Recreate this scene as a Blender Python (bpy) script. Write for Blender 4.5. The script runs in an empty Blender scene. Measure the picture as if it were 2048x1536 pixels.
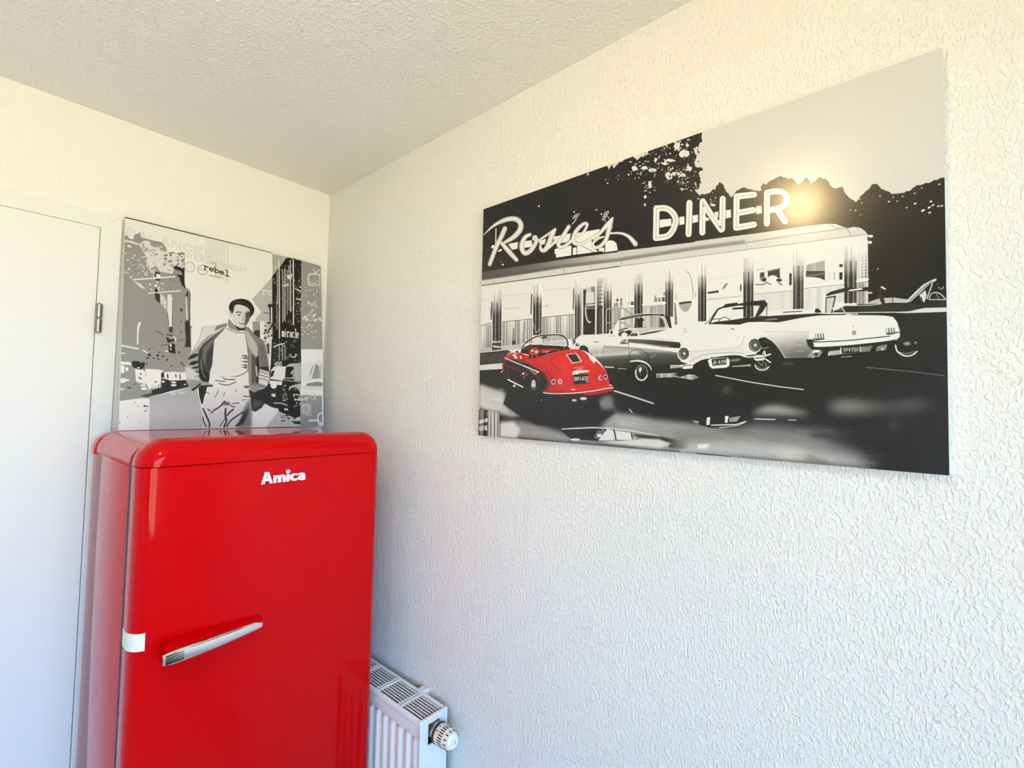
import bpy, bmesh, math
import numpy as np
from mathutils import Matrix, Vector

# ---------------------------------------------------------------- camera, world, light, exposure
scene = bpy.context.scene
COL = scene.collection
cam_data = bpy.data.cameras.new('camera'); cam = bpy.data.objects.new('camera', cam_data); COL.objects.link(cam)
cam_data.sensor_width = 36.0; cam_data.lens = 36.0*951.82/2048; cam_data.clip_start = .02; cam_data.clip_end = 60
_f = Vector((.75293661, .65684597, .04049483)); _r = Vector((.65659078, -.75394966, .02117685)); _u = Vector((-.04444099, -.0106437, .99895531))
cam.matrix_world = Matrix.Translation((-.87758, -1.70608, 1.53)) @ Matrix((_r, _u, -_f)).transposed().to_4x4()
scene.camera = cam

world = bpy.data.worlds.new('sky'); scene.world = world; world.use_nodes = True
_nt = world.node_tree; _bg = _nt.nodes['Background']
_tc = _nt.nodes.new('ShaderNodeTexCoord'); _sx = _nt.nodes.new('ShaderNodeSeparateXYZ'); _cr = _nt.nodes.new('ShaderNodeValToRGB'); _mr = _nt.nodes.new('ShaderNodeMapRange')
_mr.inputs['From Min'].default_value = -1; _mr.inputs['From Max'].default_value = 1
_nt.links.new(_tc.outputs['Generated'], _sx.inputs[0]); _nt.links.new(_sx.outputs['Z'], _mr.inputs['Value']); _nt.links.new(_mr.outputs['Result'], _cr.inputs['Fac']); _nt.links.new(_cr.outputs['Color'], _bg.inputs['Color'])
_e = _cr.color_ramp.elements                                            # sunlit ground below the horizon, clear sky above
_e[0].position = .485; _e[0].color = (.60, .58, .40, 1); _e[1].position = .53; _e[1].color = (.36, .67, 1.10, 1)
_bg.inputs['Strength'].default_value = 15.0

vs = scene.view_settings
vs.view_transform = 'Standard'; vs.look = 'None'; vs.gamma = 1.0; vs.use_curve_mapping = False
vs.exposure = -0.17
scene.cycles.use_denoising = True
scene.cycles.use_adaptive_sampling = True; scene.cycles.adaptive_threshold = .12; scene.cycles.adaptive_min_samples = 8
scene.cycles.max_bounces = 5; scene.cycles.diffuse_bounces = 3; scene.cycles.glossy_bounces = 3; scene.cycles.caustics_reflective = False; scene.cycles.caustics_refractive = False

# room: corner between back wall (y=0) and right wall (x=0) at the origin
XL, YF, ZC = -2.50, -2.95, 2.306
WIN = (-2.30, -0.30, 0.65, 2.18)          # window opening in the front wall: x0, x1, z0, z1
ADDED_WIN = (-2.80, -2.25, 0.75, 2.16)         # added unseen window in the left wall, brightens the right wall: y0, y1, z0, z1
# portals that guide the sky light through the front window and the added left one
def portal(loc, rot, sx, sy):
    dl = bpy.data.lights.new('window_portal', 'AREA'); dl.shape = 'RECTANGLE'; dl.size = sx; dl.size_y = sy; dl.cycles.is_portal = True
    dlo = bpy.data.objects.new('window_portal', dl); COL.objects.link(dlo); dlo.location = loc; dlo.rotation_euler = rot
portal(((WIN[0]+WIN[1])/2, YF-.06, (WIN[2]+WIN[3])/2), (math.radians(90), 0, 0), WIN[1]-WIN[0], WIN[3]-WIN[2])
portal((XL-.06, (ADDED_WIN[0]+ADDED_WIN[1])/2, (ADDED_WIN[2]+ADDED_WIN[3])/2), (math.radians(90), 0, math.radians(-90)), ADDED_WIN[1]-ADDED_WIN[0], ADDED_WIN[3]-ADDED_WIN[2])
LAMP = (-.94, -1.40, 2.20); LAMP_STRENGTH = 190.0

# ---------------------------------------------------------------- print painter
def solve_h(src, dst):
    A = []; b = []
    for (x, y), (u, v) in zip(src, dst):
        A.append([x, y, 1, 0, 0, 0, -u*x, -u*y]); b.append(u)
        A.append([0, 0, 0, x, y, 1, -v*x, -v*y]); b.append(v)
    h = np.linalg.solve(np.array(A, float), np.array(b, float))
    return np.append(h, 1).reshape(3, 3)

def smooth_pts(p, closed, n=6):
    p = np.asarray(p, float); N = len(p); out = []
    rng = range(N) if closed else range(N-1)
    for i in rng:
        if closed: a, b, c, d = p[(i-1) % N], p[i], p[(i+1) % N], p[(i+2) % N]
        else: a, b, c, d = p[max(i-1, 0)], p[i], p[i+1], p[min(i+2, N-1)]
        for k in range(n):
            t = k/n
            out.append(.5*((2*b)+(c-a)*t+(2*a-5*b+4*c-d)*t*t+(3*b-a-3*c+d)*t**3))
    if not closed: out.append(p[-1])
    return np.array(out)

class Paint:
    """A small scan-line painter: flat print colours for a picture, in picture space."""
    def __init__(s, W, H, corners, bg):
        s.W, s.H = W, H
        s.a = np.empty((H, W, 3), np.float32); s.a[:] = s.col(bg)
        s.Hm = solve_h(corners, [(0, 0), (W, 0), (W, H), (0, H)])
        s.fr = (0., 0., 1.)
        s.rng = np.random.default_rng(7)
    def col(s, c):
        return np.array((c, c, c) if np.isscalar(c) else c, np.float32)
    def frame(s, ox, oy, sc): s.fr = (ox, oy, sc); return s
    def raw(s, p):
        p = np.asarray(p, float); return np.stack([s.fr[0]+p[:, 0]/s.fr[2], s.fr[1]+p[:, 1]/s.fr[2]], 1)
    def map(s, p):
        q = s.raw(p); h = s.Hm; w = h[2, 0]*q[:, 0]+h[2, 1]*q[:, 1]+1
        return np.stack([(h[0, 0]*q[:, 0]+h[0, 1]*q[:, 1]+h[0, 2])/w, (h[1, 0]*q[:, 0]+h[1, 1]*q[:, 1]+h[1, 2])/w], 1)
    def mask(s, polys, pad=0):
        al = np.concatenate(polys)
        x0 = max(int(al[:, 0].min())-1-pad, 0); x1 = min(int(al[:, 0].max())+2+pad, s.W)
        y0 = max(int(al[:, 1].min())-1-pad, 0); y1 = min(int(al[:, 1].max())+2+pad, s.H)
        if x1 <= x0 or y1 <= y0: return None
        M = np.zeros((y1-y0, x1-x0), np.float32); SUB = 3
        for P in polys:
            X, Y = P[:, 0], P[:, 1]; X2, Y2 = np.roll(X, -1), np.roll(Y, -1)
            dy = Y2-Y; ok = np.abs(dy) > 1e-9
            X, Y, X2, Y2, dy = X[ok], Y[ok], X2[ok], Y2[ok], dy[ok]
            if len(X) == 0: continue
            lo, hi = np.minimum(Y, Y2), np.maximum(Y, Y2); sl = (X2-X)/dy
            r0 = max(int(np.floor(lo.min())), y0); r1 = min(int(np.ceil(hi.max())), y1)
            for r in range(r0, r1):
                row = None
                for k in range(SUB):
                    yy = r+(k+.5)/SUB
                    sel = (lo <= yy) & (hi > yy)
                    if not sel.any(): continue
                    xs = np.sort(X[sel]+(yy-Y[sel])*sl[sel])
                    for j in range(0, len(xs)-1, 2):
                        a, b = max(xs[j]-x0, 0), min(xs[j+1]-x0, x1-x0)
                        if b <= a: continue
                        if row is None: row = np.zeros(x1-x0, np.float32)
                        ia, ib = int(a), int(b)
                        if ia == ib: row[ia] += b-a
                        else:
                            row[ia] += ia+1-a; row[ia+1:ib] += 1
                            if ib < len(row): row[ib] += b-ib
                if row is not None: np.maximum(M[r-y0], row/SUB, out=M[r-y0])
        return x0, y0, x1, y1, M
    def blur(s, M, r):
        r = int(max(r, 1))
        for _ in range(2):
            for ax in (0, 1):
                c = np.cumsum(np.pad(M, [(r+1, r) if k == ax else (0, 0) for k in (0, 1)], mode='constant'), axis=ax)
                M = (np.take(c, range(2*r+1, c.shape[ax]), ax)-np.take(c, range(0, c.shape[ax]-2*r-1), ax))/(2*r+1)
        return M
    def comp(s, m, c, alpha=1., soft=0, grad=None, streak=None, clip=None):
        if m is None: return
        x0, y0, x1, y1, M = m
        if soft: M = s.blur(M, soft)
        M = np.clip(M*alpha, 0, 1)
        if grad is not None:                     # list of (t, colour) from point A to point B
            A, B, st = grad
            A = s.map([A])[0]; B = s.map([B])[0]; d = B-A
            yy, xx = np.mgrid[y0:y1, x0:x1]
            t = ((xx-A[0])*d[0]+(yy-A[1])*d[1])/(d@d)
            ts = [q[0] for q in st]; cs = np.array([s.col(q[1]) for q in st])
            C = np.stack([np.interp(t, ts, cs[:, k]) for k in range(3)], 2)
        else: C = np.broadcast_to(s.col(c), M.shape+(3,)).copy()
        if streak:                               # vertical streaks (chrome, fluted panels)
            amp, wid = streak
            n = s.rng.standard_normal((x1-x0)//wid+3)
            f = np.interp(np.arange(x1-x0)/wid, np.arange(len(n)), n)*amp
            C = C+f[None, :, None]
        sub = s.a[y0:y1, x0:x1]
        sub += (C-sub)*M[:, :, None]
    def fill(s, pts, c=0., sm=False, soft=0, **k):
        P = smooth_pts(pts, True) if sm else pts
        s.comp(s.mask([s.map(P)], pad=3*soft), c, soft=soft, **k)
    def strokepolys(s, pts, w, sm):
        pts = np.asarray(pts, float); ws = np.full(len(pts), float(w)) if np.isscalar(w) else np.asarray(w, float)
        if sm:
            q = smooth_pts(np.concatenate([pts, ws[:, None]], 1), False); pts, ws = q[:, :2], np.maximum(q[:, 2], .1)
        out = []; th = np.linspace(0, 2*np.pi, 11)[:-1]; ci = np.stack([np.cos(th), np.sin(th)], 1)
        for i in range(len(pts)):
            out.append(s.map(pts[i]+ci*ws[i]/2))
            if i < len(pts)-1:
                d = pts[i+1]-pts[i]; L = np.hypot(*d)
                if L < 1e-6: continue
                n = np.array([-d[1], d[0]])/L
                out.append(s.map(np.array([pts[i]+n*ws[i]/2, pts[i+1]+n*ws[i+1]/2, pts[i+1]-n*ws[i+1]/2, pts[i]-n*ws[i]/2])))
        return out
    def line(s, pts, w, c=0., sm=False, soft=0, **k):
        s.comp(s.mask(s.strokepolys(pts, w, sm), pad=3*soft), c, soft=soft, **k)
    def ell(s, x, y, rx, ry, c=0., rot=0, soft=0, n=28, **k):
        th = np.linspace(0, 2*np.pi, n+1)[:-1]; a, b = rx*np.cos(th), ry*np.sin(th)
        cr, sr = math.cos(rot), math.sin(rot)
        s.fill(np.stack([x+a*cr-b*sr, y+a*sr+b*cr], 1), c, soft=soft, **k)
    def ring(s, x, y, rx, ry, w, c=0., a0=0, a1=360, **k):
        th = np.radians(np.linspace(a0, a1, 30))
        s.line(np.stack([x+rx*np.cos(th), y+ry*np.sin(th)], 1), w, c, **k)
    def rough(s, pts, amp, n=5):                 # ragged foliage outline
        pts = np.asarray(pts, float); out = []
        for i in range(len(pts)-1):
            for k in range(n):
                out.append(pts[i]+(pts[i+1]-pts[i])*k/n+s.rng.normal(0, amp, 2)*(1 if k else .3))
        out.append(pts[-1]); return np.array(out)
    def specks(s, box, n, r0, r1, c=.95, alpha=1.):
        x0, y0, x1, y1 = box; polys = []
        for _ in range(n):
            x, y = s.rng.uniform(x0, x1), s.rng.uniform(y0, y1); r = s.rng.uniform(r0, r1); e = s.rng.uniform(.5, 1); t = s.rng.uniform(-.9, .3)
            th = np.linspace(0, 2*np.pi, 8)[:-1]+s.rng.uniform(0, 1); rr = r*s.rng.uniform(.7, 1.2, 7)
            a, b = rr*np.cos(th), e*rr*np.sin(th)
            polys.append(s.map(np.stack([x+a*math.cos(t)-b*math.sin(t), y+a*math.sin(t)+b*math.cos(t)], 1)))
        s.comp(s.mask(polys), c, alpha)
    GL = {'0': [[(0, .2), (.5, 0), (1, .2), (1, .8), (.5, 1), (0, .8), (0, .2)]], '1': [[(.5, 0), (.5, 1)]],
          '2': [[(0, .2), (.5, 0), (1, .2), (.9, .5), (0, 1), (1, 1)]], '3': [[(0, 0), (1, 0), (.5, .4), (1, .6), (.9, .9), (.4, 1), (0, .9)]],
          '4': [[(.8, 1), (.8, 0), (0, .7), (1, .7)]], '5': [[(1, 0), (.1, 0), (0, .45), (.7, .4), (1, .7), (.7, 1), (0, .95)]],
          '6': [[(.9, 0), (.2, .3), (0, .7), (.4, 1), (1, .8), (.8, .5), (.1, .6)]], '7': [[(0, 0), (1, 0), (.4, 1)]],
          '8': [[(.5, .5), (.1, .25), (.5, 0), (.9, .25), (.5, .5), (0, .75), (.5, 1), (1, .75), (.5, .5)]],
          '9': [[(.9, .35), (.5, .5), (.1, .3), (.4, 0), (.9, .1), (.9, .5), (.3, 1)]],
          'J': [[(1, 0), (1, .8), (.5, 1), (0, .8)]], 'H': [[(0, 0), (0, 1)], [(1, 0), (1, 1)], [(0, .5), (1, .5)]],
          'T': [[(0, 0), (1, 0)], [(.5, 0), (.5, 1)]], 'P': [[(0, 1), (0, 0), (.8, 0), (1, .25), (.8, .5), (0, .5)]], '-': [[(.2, .5), (.8, .5)]],
          'A': [[(0, 1), (.5, 0), (1, 1)], [(.2, .65), (.8, .65)]], 'B': [[(0, 0), (.7, 0), (.9, .25), (.6, .5), (0, .5)], [(.6, .5), (1, .75), (.7, 1), (0, 1), (0, 0)]],
          'C': [[(1, .2), (.6, 0), (.1, .2), (0, .5), (.1, .8), (.6, 1), (1, .8)]], 'D': [[(0, 0), (.6, 0), (1, .3), (1, .7), (.6, 1), (0, 1), (0, 0)]],
          'E': [[(1, 0), (0, 0), (0, 1), (1, 1)], [(0, .5), (.8, .5)]], 'L': [[(0, 0), (0, 1), (1, 1)]], 'M': [[(0, 1), (0, 0), (.5, .6), (1, 0), (1, 1)]],
          'N': [[(0, 1), (0, 0), (1, 1), (1, 0)]], 'R': [[(0, 1), (0, 0), (.8, 0), (1, .25), (.8, .5), (0, .5)], [(.5, .5), (1, 1)]], 'I': [[(.5, 0), (.5, 1)]],
          'b': [[(.1, 0), (.1, 1)], [(.1, .6), (.5, .38), (.95, .55), (.95, .82), (.5, 1), (.1, .85)]], 'o': [[(.5, .38), (.05, .55), (.05, .85), (.5, 1), (.95, .85), (.95, .55), (.5, .38)]],
          'e': [[(.05, .68), (.95, .68), (.9, .5), (.5, .38), (.05, .55), (.05, .85), (.5, 1), (.95, .9)]],
          'r': [[(.2, .4), (.2, 1)], [(0, .4), (.2, .4)], [(0, 1), (.5, 1)], [(.2, .6), (.6, .4), (.95, .45)]],
          'l': [[(.2, 0), (.55, 0), (.55, 1)], [(.1, 1), (1, 1)]],
          'm': [[(0, 1), (0, .4)], [(0, .5), (.3, .4), (.5, .5), (.5, 1)], [(.5, .5), (.8, .4), (1, .5), (1, 1)]],
          'i': [[(.5, .4), (.5, 1)], [(.5, .15), (.5, .2)]], 'a': [[(.1, .5), (.5, .38), (.9, .5), (.9, 1)], [(.9, .65), (.3, .65), (.05, .83), (.4, 1), (.9, .9)]],
          'c': [[(.95, .5), (.5, .38), (.05, .6), (.1, .9), (.5, 1), (.95, .9)]], 'n': [[(.05, .4), (.05, 1)], [(.05, .55), (.5, .38), (.95, .55), (.95, 1)]]}
    def text(s, st, o, ux, uy, w, c, gap=.35, sm=False, **k):
        """letters along o + ux per glyph width, uy per glyph height"""
        o = np.array(o, float); ux = np.array(ux, float); uy = np.array(uy, float); polys = []
        for ch in st:
            for g in s.GL.get(ch, []):
                polys += s.strokepolys([o+ux*a+uy*b for a, b in g], w, sm)
            o = o+ux*((1+gap) if ch not in '1Il ' else (.75+gap))
        if polys: s.comp(s.mask(polys), c, **k)
    def grain(s, amp):
        n = s.rng.standard_normal((s.H, s.W)).astype(np.float32)
        s.a += (n*amp)[:, :, None]; np.clip(s.a, 0, 1, out=s.a)

RED = (.86, .085, .075)
def paint_diner():
    p = Paint(1800, 1200, [(966.9, 417.5), (1884.6, 99), (1899.7, 951.3), (957.1, 870.2)], .86)
    K = .03
    F = dict(a=(950, 410, 8.192), b=(1130, 410, 10.24), c=(1290, 340, 6.4), d=(950, 540, 7.68), e=(1150, 540, 7.314), g=(1390, 440, 5.535),
             h=(980, 650, 7.314), i=(1130, 640, 4.763), j=(1400, 560, 4.096), k=(1150, 240, 6.827), l=(1560, 330, 6.024), m=(950, 780, 4.267),
             n=(940, 640, 4.096), o=(1400, 640, 3.938), A=(940, 360, 4.042), z=(0, 0, 1))
    f = lambda q: p.frame(*F[q])
    def T(q, pts): f(q); return p.raw(pts)
    # trees and the dark ground
    edge = np.concatenate([T('k', p.rough([(1755, 160), (1730, 230), (1745, 310), (1690, 370), (1620, 410), (1650, 460), (1660, 520), (1630, 600), (1650, 640), (1755, 680),
            (1690, 720), (1715, 800), (1735, 870), (1690, 940), (1645, 985), (1710, 1040), (1850, 1000), (1930, 930), (1985, 855)], 9, 4)),
            T('c', p.rough([(1000, 190), (1030, 245), (1085, 340), (1120, 355), (1200, 265), (1270, 230), (1340, 252), (1440, 268), (1490, 280), (1510, 190), (1560, 195), (1650, 130),
            (1750, 90), (1830, 125), (1890, 120), (1940, 165), (1960, 210)], 7, 4)),
            T('l', p.rough([(280, 205), (330, 165), (375, 240), (475, 160), (570, 190), (620, 270), (670, 292), (760, 280), (800, 370), (910, 465), (1000, 370), (1060, 310), (1150, 240), (1250, 310),
            (1350, 365), (1440, 360), (1560, 330), (1650, 262), (1790, 235), (1920, 182), (1985, 170)], 7, 4))])
    f('z'); p.fill(np.concatenate([[(960, 1000), (960, 410), (1300, 280)], edge, [(1920, 350), (1920, 1000)]]), K)
    f('k'); top = [(440, 615), (475, 680), (505, 605), (540, 660), (600, 590), (650, 575), (690, 540), (775, 510), (800, 505), (850, 560), (890, 520), (940, 510), (1000, 470), (1060, 485), (1010, 445), (1000, 415), (990, 360), (700, 450), (440, 560)]
    p.fill(p.rough(top[:16], 6, 3).tolist()+top[16:], .86)
    for x, y, rx, ry in ((1500, 470, 75, 55), (1290, 770, 48, 55), (1385, 740, 60, 26), (1475, 755, 40, 26), (1395, 365, 45, 60), (1310, 555, 65, 24), (1110, 550, 18, 42), (1235, 600, 34, 22),
                         (820, 665, 38, 40), (955, 660, 55, 24), (1060, 690, 62, 30), (1560, 665, 45, 38), (1540, 350, 26, 24), (1555, 275, 22, 14), (1440, 320, 18, 34), (1030, 890, 24, 50), (965, 1052, 22, 22), (962, 1158, 16, 15), (1690, 1080, 12, 14)):
        p.fill(p.rough(np.array([(x+rx*math.cos(t), y+ry*math.sin(t)) for t in np.linspace(0, 6.28, 9)]), 7, 2), .9)
    for b, n in (((1180, 300, 1720, 480), 46), ((1100, 470, 1640, 720), 60), ((1220, 700, 1680, 860), 40), ((1400, 840, 1690, 970), 30), ((760, 560, 1120, 780), 34), ((900, 840, 1130, 1020), 24),
                 ((560, 760, 660, 870), 6), ((410, 780, 480, 880), 5), ((170, 730, 230, 790), 4), ((1040, 400, 1300, 480), 10), ((640, 680, 900, 820), 7)):
        p.specks(b, n, 4, 15, .92)
    p.specks((600, 400, 1700, 950), 120, 4, 14, .18, .7)
    p.specks((1000, 300, 1700, 900), 90, 6, 18, K, .9)
    f('c'); p.specks((840, 260, 920, 480), 10, 6, 12, .9); p.ell(880, 455, 34, 16, .92)
    f('l'); p.specks((780, 360, 1000, 560), 6, 5, 12, .9)
    for x, y, r in ((1710, 292, 11), (1625, 358, 14), (1480, 392, 13), (1370, 402, 12), (1630, 480, 20), (1530, 528, 14), (1820, 455, 20), (1845, 500, 20), (1800, 528, 22), (1725, 563, 26), (1805, 590, 20), (1910, 512, 18), (1950, 508, 18), (1920, 250, 16), (1315, 455, 16), (1415, 450, 12), (1210, 388, 14), (988, 468, 12), (975, 612, 10), (1185, 1262, 11)):
        p.ell(x, y, r, r*.5, .92, rot=-.4)
    f('b'); [p.ell(x, y, 17, 16, .92) for x, y in ((195, 138), (650, 98), (755, 185), (1645, 5))]
    f('a'); p.ell(460, 970, 18, 14, .9); p.ell(425, 922, 9, 8, .8); p.ell(1050, 15, 16, 12, .9)
    # diner roof, fascia and front
    roof_t = np.concatenate([T('A', [(80, 738), (700, 642), (1080, 585)]), T('g', [(0, 240), (750, 145), (1300, 68), (1480, 50), (1570, 56), (1640, 84), (1700, 100), (1760, 85), (1840, 98), (1885, 130), (1915, 165)])])
    crease = np.concatenate([T('A', [(80, 808), (400, 762), (760, 706), (1200, 655)]), T('g', [(0, 330), (550, 262), (1000, 190), (1300, 150), (1620, 108)])])
    low = np.concatenate([T('A', [(80, 852), (760, 762), (1220, 697)]), T('g', [(0, 408), (550, 338), (1000, 282), (1400, 232), (1720, 192), (1915, 168)])])
    base = np.concatenate([T('g', [(1915, 168), (1920, 290), (1925, 760), (1700, 1100), (0, 1218)]), T('d', [(1500, 1300), (80, 1270)])])
    f('z'); p.fill(np.concatenate([low, base]), .93)
    p.fill(np.concatenate([roof_t, low[::-1]]), .85)
    p.fill(np.concatenate([roof_t[:9], crease[::-1]]), .6, grad=((960, 545), (1660, 470), [(0, .30), (.22, .40), (.38, .62), (.5, .80), (1, .88)]))
    p.line(crease, 2.2, .45, soft=1, alpha=.6); p.line(crease[:6]+[0, -3], 6, .28, soft=3, alpha=.5)
    p.line(low[:3], 1.6, .2); p.line(low[2:], 1.3, .6)
    p.line(roof_t[:4], 3, .05)
    f('g'); p.line([(1470, 52), (1560, 90), (1680, 110), (1720, 150), (1730, 192)], 6, .5, True)
    for x in (0, 370, 560, 1110): p.line([(x, 235-x*.12), (x+18, 300-x*.12), (x+20, 400-x*.12)], 3, .7)
    p.ell(1950, 190, 28, 15, .95); p.ell(1942, 258, 24, 17, .95); p.line([(1915, 222), (1968, 218)], 12, .3, soft=1); p.line([(1700, 215), (1930, 180)], 14, .9)
    f('A'); [p.line([(x, 800-x*.12), (x+4, 850-x*.12)], 2.5, .55) for x in (185, 300, 390, 760, 980)]
    f('b'); p.line([(940, 1000), (1000, 1070), (1110, 1110)], 10, .8, True); p.line([(1168, 1130), (1170, 1215)], 8, .5)
    f('a'); p.line([(1340, 900), (1400, 990), (1460, 1010)], 10, .55, True, soft=1); p.line([(1465, 1010), (1468, 1130)], 5, .5)
    # pilasters
    def pil(q, x0, x1, yt, yb, dk=.12, mid=.55):
        f(q); w = x1-x0
        p.fill([(x0, yt), (x1, yt-w*.12), (x1, yb-w*.05), (x0, yb)], .5, grad=((x0, yt), (x0, yb), [(0, .92), (.18, .85), (mid*.75, .55), (mid, .22), (1, dk)]), streak=(.10, 3))
        for t, c, ww in ((.03, .15, .05), (.3, .75, .09), (.52, .1, .1), (.75, .8, .07), (.97, .12, .05)):
            p.line([(x0+w*t, yt+(yb-yt)*.25), (x0+w*t, yb)], w*ww, c, alpha=.75)
    pil('d', 275, 410, 310, 1090, .12, .5); pil('d', 900, 1030, 225, 1000, .14, .45); pil('d', 1545, 1650, 150, 1060, .14, .5)
    pil('e', 430, 545, 110, 930, .16, .5); pil('e', 880, 1000, 60, 690, .16, .55); pil('e', 1335, 1445, 20, 690, .15, .5); pil('e', 1815, 1932, 10, 755, .13, .5)
    pil('g', 45, 132, 480, 1125, .1, .5); pil('g', 545, 655, 420, 1085, .12, .5); pil('g', 1095, 1208, 360, 992, .13, .55); pil('g', 1660, 1795, 310, 930, .13, .55)
    # windows, sills and fluted panels on the left
    f('d')
    for x0, x1, yt, ys, yb in ((95, 268, 455, 828, 1200), (425, 890, 395, 770, 1160), (1045, 1540, 310, 702, 1100)):
        dy = -(x1-x0)*.1
        p.fill([(x0, ys+20), (x1, ys+dy*.5), (x1, yb+dy), (x0, yb)], .84, grad=((x0, ys), (x0, yb), [(0, .90), (.6, .82), (1, .72)]), streak=(.06, 7))
        p.line([(x0, ys+22), (x1, ys-22)], 7, .1); p.line([(x0, yt), (x1, yt-(x1-x0)*.09)], 4, .72)
    for x, y0, y1 in ((435, 800, 1165), (460, 800, 1165), (492, 795, 1165), (630, 780, 1150), (657, 780, 1150), (682, 775, 1150), (815, 765, 1120), (845, 760, 1110), (870, 755, 1110),
                      (1050, 730, 1010), (1080, 725, 1000), (1108, 725, 990), (1263, 710, 990), (1290, 708, 990), (1318, 706, 990), (1463, 690, 1060), (1490, 690, 1060), (1515, 688, 1060), (190, 850, 1190), (215, 845, 1190), (245, 840, 1190)):
        p.line([(x, y0), (x, y1)], 9, .13)
    for x, y0, y1 in ((470, 800, 1160), (645, 790, 1150), (860, 760, 1110), (1095, 730, 990), (1305, 710, 990), (1500, 690, 1060)): p.line([(x, y0), (x, y1)], 10, .95)
    p.line([(765, 790), (760, 940), (750, 1100)], 26, .4, soft=3, alpha=.7); p.line([(600, 900), (598, 1140)], 22, .35, soft=2, alpha=.8); p.fill([(578, 1085), (620, 1080), (622, 1140), (578, 1145)], .15)
    p.line([(878, 370), (866, 672)], 17, .1); p.line([(1526, 290), (1520, 600)], 15, .12); p.fill([(262, 470), (270, 480), (262, 755), (244, 760), (246, 600)], .1)
    p.fill([(1085, 545), (1135, 540), (1140, 552), (1090, 560)], .6, soft=2); p.line([(470, 590), (690, 580)], 10, .75, soft=3); p.line([(905, 820), (950, 960), (1005, 900)], 9, .75)
    p.fill([(270, 1100), (410, 1090), (410, 1215), (265, 1235)], .2); p.line([(270, 1110), (410, 1098)], 12, .9); p.fill([(270, 1155), (410, 1170), (410, 1190), (300, 1185)], .9)
    p.fill([(80, 1205), (260, 1190), (260, 1240), (80, 1262)], .75); p.fill([(412, 1170), (750, 1135), (740, 1205), (412, 1235)], .78)
    p.fill([(80, 1268), (500, 1225), (560, 1250), (440, 1430), (75, 1448)], .17); p.specks((85, 1280, 470, 1420), 60, 4, 14, .36, .6); p.specks((100, 1290, 450, 1400), 16, 4, 9, .7, .7)
    p.fill([(75, 1456), (435, 1425), (440, 1515), (75, 1536)], .88)
    # entrance door
    f('e')
    p.fill([(100, 270), (325, 240), (325, 945), (100, 955)], .8); p.fill([(130, 290), (172, 285), (170, 540), (130, 545)], .2); p.fill([(240, 245), (300, 240), (305, 540), (280, 540)], .5, soft=2)
    p.fill([(168, 330), (285, 318), (290, 480), (165, 490)], .88); p.fill([(132, 545), (305, 535), (306, 942), (128, 945)], .09)
    p.line([(165, 498), (300, 490)], 10, .1); p.line([(162, 515), (300, 508)], 14, .9); p.line([(160, 530), (300, 525)], 9, .12); p.line([(165, 560), (300, 560)], 9, .8)
    p.line([(165, 545), (166, 640), (185, 720), (215, 768), (238, 752)], 16, .92, True); p.line([(185, 560), (186, 650), (205, 720), (230, 745)], 5, .5, True)
    p.line([(120, 290), (116, 955)], 20, .9); p.line([(316, 250), (312, 942)], 20, .9)
    p.fill([(332, 120), (425, 100), (425, 560), (332, 570)], .8, grad=((332, 100), (332, 560), [(0, .92), (.3, .6), (1, .16)]))
    for r in range(6):
        for c_ in range(2): p.fill([(352+c_*36, 200+r*56), (380+c_*36, 196+r*56), (380+c_*36, 236+r*56), (352+c_*36, 240+r*56)], .9, alpha=.45+.5*c_)
    p.fill([(330, 570), (412, 560), (412, 935), (326, 940)], .2, streak=(.07, 4)); p.line([(425, 110), (420, 930)], 15, .9); p.line([(440, 400), (435, 930)], 6, .2)
    # glass-block windows
    for x, y, w, h_, c_ in ((628, 442, 32, 40, .2), (684, 440, 30, 42, .3), (590, 515, 24, 50, .45), (625, 510, 26, 50, .3), (685, 500, 40, 60, .55), (795, 490, 26, 40, .7), (850, 490, 44, 46, .2), (1190, 440, 42, 54, .45), (1245, 440, 46, 54, .5), (1305, 432, 44, 60, .3), (1185, 392, 26, 30, .5), (1318, 350, 22, 50, .4)):
        p.fill([(x-w/2, y-h_/2), (x+w/2, y-h_/2-3), (x+w/2, y+h_/2-3), (x-w/2, y+h_/2)], c_); p.line([(x-w/2, y), (x+w/2, y-3)], 6, .85, alpha=.7)
    for y in (200, 260, 320, 380): p.line([(560, y+20), (870, y-10)], 3, .82); p.line([(1010, y-20), (1330, y-50)], 3, .84)
    for x in (620, 680, 740, 800, 1060, 1120, 1180, 1240): p.line([(x, 150), (x, 540)], 3, .85)
    p.fill([(550, 575), (875, 548), (870, 870), (550, 900)], .75, streak=(.1, 6)); p.fill([(1005, 540), (1330, 515), (1330, 880), (1000, 880)], .76, streak=(.09, 6))
    p.line([(555, 560), (875, 540)], 16, .95); p.line([(555, 574), (875, 552)], 5, .4); p.line([(1000, 512), (1335, 488)], 22, .95); p.line([(1000, 535), (1335, 512)], 5, .45)
    p.line([(1640, 25), (1690, 75), (1722, 190), (1738, 330), (1735, 420)], 8, .5, True); p.fill([(1535, 480), (1710, 462), (1695, 560), (1640, 615), (1580, 590)], .68, sm=True); p.line([(1545, 492), (1708, 470)], 24, .14)
    p.line([(1775, 330), (1775, 405)], 8, .5); p.line([(1492, 360), (1496, 430)], 12, .6); p.fill([(1465, 480), (1485, 490), (1510, 800), (1470, 800)], .4, streak=(.1, 4))
    for y in range(110, 440, 48): p.line([(1540, y+12), (1715, y-10)], 3, .8)
    # windows on the right
    f('g')
    p.fill([(150, 800), (270, 782), (272, 806), (150, 822)], .2); p.fill([(310, 770), (340, 760), (380, 700), (350, 705), (320, 740)], .55); p.fill([(508, 720), (524, 715), (524, 790), (508, 793)], .25)
    p.line([(135, 885), (540, 845)], 5, .55); p.line([(160, 665), (500, 620)], 4, .82)
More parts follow.
